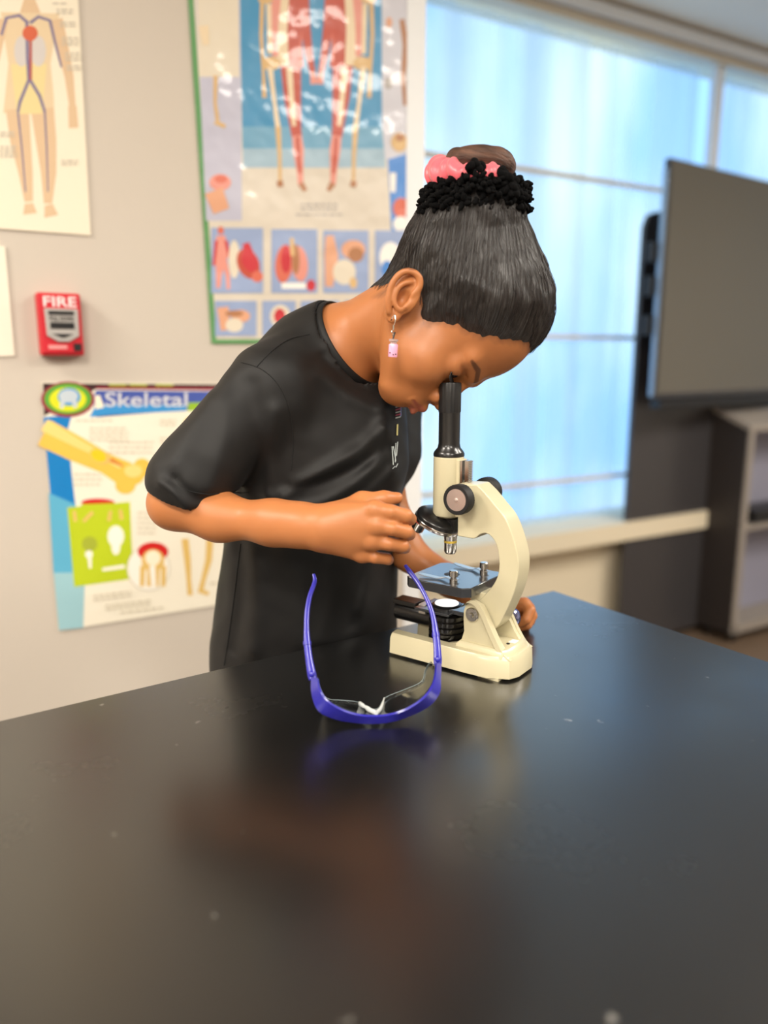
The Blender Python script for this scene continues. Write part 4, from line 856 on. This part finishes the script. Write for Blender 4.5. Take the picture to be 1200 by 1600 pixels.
s1 = np.cross(tg, nrm[:, None, :]); s1 /= np.linalg.norm(s1, axis=2)[..., None]; s2 = np.cross(tg, s1)
rr = (.00022*np.sin(np.linspace(.25, math.pi-.15, K)))[None, :, None]
ring = np.stack([trk+(s1*math.cos(q)+s2*math.sin(q))*rr for q in (0, 2.094, 4.189)], 2).reshape(-1, 3)
i0 = (np.arange(NS)[:, None]*K+np.arange(K-1)[None])*3; fq = np.stack([np.stack([i0+k, i0+(k+1) % 3, i0+3+(k+1) % 3, i0+3+k], -1) for k in range(3)], 2).reshape(-1, 4)
me = bpy.data.meshes.new('hair_strands'); me.vertices.add(len(ring)); me.vertices.foreach_set('co', (ring-np.array(girl.location)).astype(np.float32).ravel())
me.loops.add(fq.size); me.loops.foreach_set('vertex_index', fq.astype(np.int32).ravel()); me.polygons.add(len(fq)); me.polygons.foreach_set('loop_start', np.arange(len(fq), dtype=np.int32)*4); me.update(calc_edges=True)
me.materials.append(mat('hair_strand', lin(46, 39, 36), .38, spec=.5)); o = bpy.data.objects.new('hair_strands', me); S.collection.objects.link(o); o.parent = hair; tag(o, kind='stuff')
# black fluffy scrunchie and pink satin scrunchie
m_flf = mat('black_chenille', lin(5, 5, 6), .95, spec=.15, bump=(2500, .35, .001)); m_pnk = mat('pink_satin', lin(230, 100, 112), .34, sheen=.3)
bmf = bmesh.new()
def nub(c, d, L, r):
    m4 = Matrix.Translation(Vector(c)) @ Vector(d).to_track_quat('Z', 'Y').to_matrix().to_4x4() @ Matrix.Diagonal((r, r, L, 1))
    bmesh.ops.create_icosphere(bmf, subdivisions=2, radius=1, matrix=m4)
loc0 = np.array(girl.location)
for k in range(1150):
    a = rng.uniform(0, 2*math.pi); v = rng.uniform(-1, 1); q = rng.uniform(0, 2*math.pi); R0 = .0485
    ca = b0*math.cos(a)+b1*math.sin(a); c = BB+bax*(.005+.015*v+.007*ca[0])+ca*(R0+.0085*math.cos(q)-.004*max(v, 0))
    dd = ca*math.cos(q)+bax*math.sin(q)*.8+rng.normal(size=3)*.6; dd /= np.linalg.norm(dd); nub(c-loc0+dd*.002, dd, rng.uniform(.004, .0075), rng.uniform(.0022, .0034))
for k in range(26):              # lumps over the front and two raised tufts
    a = rng.uniform(0, 2*math.pi); ca = b0*math.cos(a)+b1*math.sin(a); nub(BB+bax*.026+ca*.038-loc0, ca, .007, .006)
for px, py in ((745, 258), (748, 264), (740, 262), (786, 272), (795, 278), (800, 286), (790, 280), (803, 294), (782, 278), (797, 298)):
    for k in range(5):
        c = W(px, py, .848)+rng.normal(size=3)*.003; dd = rng.normal(size=3); dd /= np.linalg.norm(dd); nub(c-loc0, dd, .006, .0042)
for px, py in ((664, 298), (662, 312), (660, 330), (665, 305), (815, 318), (812, 312), (817, 326)):
    nub(W(px, py, .885)-loc0, (1, 0, .2), .007, .0036)
me = bpy.data.meshes.new('scrunchie'); bmf.to_mesh(me); bmf.free(); me.polygons.foreach_set('use_smooth', [True]*len(me.polygons)); me.materials.append(m_flf)
o = bpy.data.objects.new('scrunchie', me); S.collection.objects.link(o); o.parent = girl; tag(o, 'black fluffy scrunchie')
A0 = math.atan2(b1[0], b0[0]); mb = MB(); n1, n2 = 140, 22; vs = []
for i in range(n1):
    a = 2*math.pi*i/n1; ca = b0*math.cos(a)+b1*math.sin(a); hgt = .024+.002*math.sin(3*a+1)-.003*ca[0]
    for j in range(n2):
        q = 2*math.pi*j/n2; pl = 1+.20*math.sin(17*a+2*math.sin(5*a)+1.5*math.sin(q))+.10*math.sin(31*a+q)
        r = (.0108+.002*math.sin(4*a)-.0028*ca[0])*pl; vs.append(BB+bax*(hgt+math.sin(q)*r*1.0)+ca*(.038-.004*ca[0]+math.cos(q)*r))
fs = [[i*n2+j, i*n2+(j+1) % n2, ((i+1) % n1)*n2+(j+1) % n2, ((i+1) % n1)*n2+j] for i in range(n1) for j in range(n2)]
mb.add(vs, fs); o = obj('scrunchie', mb, m_pnk, girl, world=True, ang=180, sub=1); tag(o, 'pink satin scrunchie')
# eye (lashes and a sliver of eyeball under the lid)
for s in (-1, 1):
    mb = MB()
    for k in range(12):
        t = k/11; a = H(92.5-6*t, (22+19*t)*s, 3.5); b2 = a+(hf*5+hu*-4+hl*s*2)*.001; mb.tube([a, (a+b2)/2+hu*-.0005, b2], [.0005, .0004, .00015], 5)
    mb.tube([H(93-6.5*t, (20+22*t)*s, 3.6) for t in (0, .25, .5, .75, 1)], .0008, 5)
    obj('eyelashes', mb, mat('lash', lin(16, 12, 12), .5), girl, world=True)
    mb = MB(); ec = H(78.5, 31*s, 8); mb.lathe([(0, -.0125), (.009, -.009), (.0125, 0), (.009, .009), (.004, .0118), (0, .0125)], ec, hf-hu*.3, 24); ey = obj('eyeball', mb, mat('eye_white', lin(205, 195, 200), .1), girl, world=True)
    mb = MB(); mb.lathe([(.0058, .0112), (.004, .0124), (0, .0129)], ec, hf-hu*.3, 24); obj('iris', mb, mat('iris', lin(34, 20, 16), .1), ey, world=True)
# earring
def onbody(px, py, y=.72):
    r = ray(px, py); r = r/r[1]
    for _ in range(60):
        d = float(B_.ev((r*y+np.array([0, 0, CZ]))[None])[0]); y += max(d*.8, .0003)
        if d < .0008: break
    return y
m_sil = mat('silver', (.8, .78, .75, 1), .2, 1.0); YE = min(onbody(614, 545), onbody(614, 530), onbody(616, 500))-.002; pass
mb = MB(); mb.tube(crom([W(611, 501, YE), W(613, 497, YE-.004), W(617, 492, YE-.004), W(618, 499, YE-.006), W(616, 508, YE-.006), W(615, 516, YE-.005)], 4), .00055, 8); mb.tube([W(615, 508, YE-.006), W(615, 514, YE-.006)], .0010, 8)
mb.tube(crom([W(614, 515, YE-.005), W(612, 519, YE-.006), W(616, 521, YE-.004), W(613, 524, YE-.005)], 4), .0006, 8); eh = obj('earring', mb, m_sil, girl, world=True); tag(eh, 'silver hook earring with pink jar')
jo = W(613.5, 558, YE-.006)
mb = MB(); mb.lathe([(0, 0), (.0046, 0), (.0050, .001), (.0050, .0125), (.0046, .0135), (0, .0135)], jo, (.06, 0, 1), 24); jr = obj('jar', mb, mat('pink_resin', lin(238, 172, 206), .2, coat=.5), eh, world=True)
for dx, dz in ((-.003, .0045), (.0005, .0025), (.003, .0030)):
    mb = MB(); mb.lathe([(.0007, 0), (.0007, .0003), (0, .0004)], jo+np.array([dx, -math.sqrt(.005**2-dx*dx)-.0001, dz]), (dx*100, -1, 0), 10); obj('bead', mb, m_blk, jr, world=True)
mb = MB(); mb.lathe([(0, .0135), (.0036, .0138), (.0036, .016), (.0050, .0163), (.0050, .0185), (0, .0190)], jo, (.06, 0, 1), 24); obj('jar_lid', mb, mat('clear_lid', lin(220, 205, 205), .1, trans=.6), eh, world=True)
mb = MB(); mb.tube([W(614, 530, YE-.006), W(617, 519, YE-.004)], .0009, 8); obj('straw', mb, m_blk, eh, world=True)

# ---- black t-shirt
nn = np.array([.77, -.37, .52]); nn /= np.linalg.norm(nn); NC = W(545, 541, .958)
SLn0 = W(424, 606, .89); SLn1 = W(296, 752, .85); SLf0 = S_f+np.array([0, 0, -.005]); SLf1 = W(612, 712, 1.045)
hem_n = np.cross(W(392, 783, .85)-W(256, 746, .85), np.array([.15, 1, .25])); hem_n /= np.linalg.norm(hem_n); hem_n *= -1 if hem_n[2] > 0 else 1   # points down and out of the sleeve
hem_p = W(320, 770, .85)
hf_n = np.cross(W(659, 712, 1.04)-W(631, 770, 1.04), np.array([0, 1., .1])); hf_n /= np.linalg.norm(hf_n); hf_n *= -1 if hf_n[2] > 0 else 1; hf_p = W(648, 738, 1.04)
FOLDS = []                      # creases on the viewer's side of the cloth: run, height, half width
for pts, A, s_ in (([(448, 768), (475, 750), (520, 725), (567, 699), (596, 668)], .0065, .0085), ([(421, 774), (474, 789), (530, 772), (586, 728), (604, 672)], .0060, .0080),
                   ([(455, 758), (500, 752), (560, 728), (604, 700)], -.0040, .0070), ([(440, 800), (500, 806), (560, 785), (612, 740)], .0045, .0085), ([(505, 560), (540, 590), (590, 618)], -.0050, .0090),
                   ([(500, 585), (545, 620), (590, 640)], .0035, .0100), ([(462, 560), (476, 610), (470, 680)], .0030, .0120), ([(280, 738), (300, 748), (318, 772)], .0050, .0065), ([(300, 735), (330, 762), (372, 768)], -.0040, .0060),
                   ([(340, 620), (318, 670), (300, 705)], .0035, .0110), ([(440, 640), (434, 700), (425, 760)], .0045, .0110), ([(402, 600), (408, 680), (398, 750)], -.0040, .0120), ([(360, 600), (366, 680), (352, 745)], .0030, .0100),
                   ([(612, 790), (590, 870), (560, 975)], .0045, .0110), ([(585, 880), (560, 930), (545, 1000)], -.0035, .0100), ([(392, 870), (400, 950), (388, 1030)], .0045, .0120), ([(366, 860), (368, 960), (352, 1040)], -.0035, .0090),
                   ([(450, 860), (470, 930), (468, 1010)], .0030, .0150), ([(520, 880), (515, 950), (500, 1010)], .0030, .0130), ([(600, 640), (612, 690), (618, 760)], .0030, .0090)):
    Q = np.array([[W(x, y, .88)[0], 0, W(x, y, .88)[2]] for x, y in crom(pts, 2)]); FOLDS.append((Q, A, s_))
def folds(P):
    P2 = P*[1, 0, 1]; near_side = np.clip((1.02-P[:, 1])/.08, 0, 1); d = 0
    for Q, A, s_ in FOLDS:
        lo_, hi_ = Q.min(0)-.035, Q.max(0)+.035; m = np.all((P2 >= lo_) & (P2 <= hi_), axis=1) & (near_side > 0)
        if not m.any(): continue
        q = P2[m]; dd = np.full(len(q), 9.)
        for i in range(len(Q)-1): dd = np.minimum(dd, cone(Q[i], Q[i+1], 0, 0)(q))
        v = np.zeros(len(P)); v[m] = A*np.exp(-(dd/s_)**2); d = d+v*near_side
    return d+.0012*wig(P, 40)+.0005*wig(P, 95)
def shirt(off, ext):
    T_ = Field(); o = off
    T_.add(ell((-.084, .99, 1.13), (.110-o, .135-o, .165-o), TA))
    T_.add(ell((-.098, 1.03, .965), (.110-o, .138-o, .20-o), TA), .04); T_.add(ell((-.114, 1.056, .82), (.125-o, .150-o, .20-o), TA), .04)
    T_.add(cone(W(522, 556, .965), SLn0, .052-o, .045-o), .03); T_.add(cone(W(522, 556, .965), SLf0, .052-o, .042-o), .03)
    T_.add(cone(NC-nn*.045, NC+nn*.02, .068-o, .0535-o), .02)
    T_.add(cone(W(566, 655, .95), W(563, 720, .94), .045-o, .05-o), .04)
    sl = cone(SLn0, SLn1, .046-o, .0485-o); sl2 = cone(SLf0, SLf1, .043-o, .041-o)
    T_.add(lambda P: np.maximum(sl(P), (P-hem_p)@hem_n-ext), .02); T_.add(lambda P: np.maximum(sl2(P), (P-hf_p)@hf_n-ext), .02)
    return T_
so, si = shirt(0, 0), shirt(.0035, .03)
def shirt_f(P):
    fd = folds(P); a = so.ev(P)-fd
    nkh = cone(NC-nn*.035, NC+nn*.14, .0545, .058)(P)
    inner = np.minimum(si.ev(P)-fd, nkh)
    hh = (P-NC)@nn; rq = np.linalg.norm((P-NC)-hh[:, None]*nn, axis=1); a = np.maximum(a, -np.maximum(.004-hh, rq-.066))
    hem = .76-P[:, 2]; inner = np.where(P[:, 2] < .80, si.ev(P)-fd, inner)
    d = np.maximum(np.maximum(a, -inner), hem)
    # sleeve seam groove
    return d
Sf = Field(); Sf.add(shirt_f)
ring_p = []
r0 = np.cross(nn, [0, 1., 0]); r0 /= np.linalg.norm(r0); r1 = np.cross(nn, r0)
m_shirt = mat('black_jersey', lin(10, 10, 11), .62, sheen=.02, spec=.4, bump=(2600, .08, .0004))
o, _ = field_obj('shirt', Sf, (-.36, .72, .75), (.20, 1.30, 1.40), .0021, m_shirt, girl, smooth_it=3)
shirt_o = o
vtx = np.array([v.co for v in o.data.vertices])+np.array(girl.location); lowv = vtx[(vtx[:, 2] < TZ+.01)]; pass
mb = MB(); n1 = 90; sec = [(-.016, .0030), (-.008, .0018), (.0, .0005), (.0045, -.0008), (.0055, -.0024), (.004, -.0040), (-.006, -.0030), (-.016, -.0015)]; vs = []
for i in range(n1):
    a = 2*math.pi*i/n1; ca = r0*math.cos(a)+r1*math.sin(a)
    for h_, q in sec: vs.append(NC+nn*(h_+.004)+ca*(.0600+q-.15*h_))
m_ = len(sec); mb.add(vs, [[i*m_+j, i*m_+(j+1) % m_, ((i+1) % n1)*m_+(j+1) % m_, ((i+1) % n1)*m_+j] for i in range(n1) for j in range(m_)])
COL = obj('collar', mb, m_shirt, o, world=True, ang=180, sub=1)
def onshirt(px, py, y0=.70, y1=1.2, eps=.0009):   # march the sight line onto the cloth, lies just above it
    r = ray(px, py); r = r/r[1]; y = y0
    for _ in range(60):
        p = r*y+np.array([0, 0, CZ]); d = float(shirt_f(p[None])[0]); y += max(d*.8, .0003)
        if d < eps: break
        if y > y1: return None
    return r*y+np.array([0, 0, CZ])
m_seam = mat('seam_thread', lin(10, 10, 11), .8)
for L in ([(377, 566), (405, 575), (430, 595), (448, 625), (456, 660), (458, 700), (455, 735)], [(400, 574), (425, 548), (452, 530), (484, 522)], [(350, 1040), (362, 960), (372, 880), (376, 850)], [(268, 738), (285, 762), (320, 772), (360, 770), (388, 770)]):
    P_ = [onshirt(*p) for p in crom(L, 5)]; P_ = [p for p in P_ if p is not None]
    if len(P_) > 2:
        mb = MB(); mb.tube(P_, .0006, 6); obj('seam', mb, m_seam, shirt_o if False else girl, world=True)
# chest print, seen almost edge-on at the right of the chest
def print_poly(pts, m, name):
    P_ = [onshirt(x, y, eps=.0006) for x, y in pts]
    if any(p is None for p in P_): return
    c = np.mean(P_, 0); mb = MB(); f = len(P_); q = [p+np.array([0, -.0012, 0])+Ft*.0008 for p in P_]
    mb.add(q, [list(range(f))]); obj(name, mb, m, girl, world=True, smooth=False)
mp_r = mat('print_red', lin(196, 70, 100), .6); mp_w = mat('print_white', lin(205, 215, 215), .6); mp_b = mat('print_blue', lin(120, 130, 190), .6); mp_y = mat('print_yellow', lin(210, 200, 130), .6)
for i in range(6):
    y = 631+i*4.2; print_poly([(617, y), (625, y-2), (625, y), (617, y+2)], mp_r if i % 2 == 0 else mp_w, 'shirt_print')
print_poly([(624.6, 628), (627, 627), (626.4, 650), (624, 652)], mp_b, 'shirt_print'); print_poly([(619, 663), (621.5, 662), (620.8, 680), (618.6, 680)], mp_y, 'shirt_print')
for a_, b_ in (((611, 697), (613, 726)), ((613, 697), (617, 720)), ((617, 692), (616, 722)), ((620, 690), (618, 712)), ((612, 732), (616, 728)), ((617, 730), (620, 724))):
    print_poly([a_, (a_[0]+1.2, a_[1]), (b_[0]+1.2, b_[1]), b_], mp_w, 'shirt_print')
# ---- trousers and shoes, hidden behind the table
Tf = Field()
Tf.add(ell((-.125, 1.05, .80), (.103, .132, .10), TA))
for s in (-1, 1):
    hp_ = np.array([-.125, 1.05, .76])+Lt*.062*s; an_ = np.array([-.14, 1.08, .085])+Lt*.07*s
    Tf.add(cone(hp_, hp_*.5+an_*.5+Ft*.01, .074, .056), .02); Tf.add(cone(hp_*.5+an_*.5+Ft*.01, an_, .056, .044), .01)
field_obj('trousers', Tf, (-.36, .80, .02), (.12, 1.30, .93), .004, mat('dark_trousers', lin(34, 36, 42), .8), girl)
for s in (-1, 1):
    Kf = Field(); an_ = np.array([-.13, 1.075, .0])+Lt*.07*s
    Kf.add(cone(an_+Zv*.040-Ft*.03, an_+Ft*.11+Zv*.030, .036, .030)); Kf.add(cone(an_+Zv*.05-Ft*.02, an_+Zv*.095-Ft*.02, .038, .036), .01)
    Kf.p = [('+', .01, (lambda fs_: (lambda P: np.maximum(np.minimum.reduce([f(P) for f in fs_]), .002-P[:, 2])))([q[2] for q in Kf.p]))]
    field_obj('shoe', Kf, an_-[.2, .2, .01], an_+[.2, .2, .16], .004, mat('shoe', lin(40, 40, 44), .6), girl)
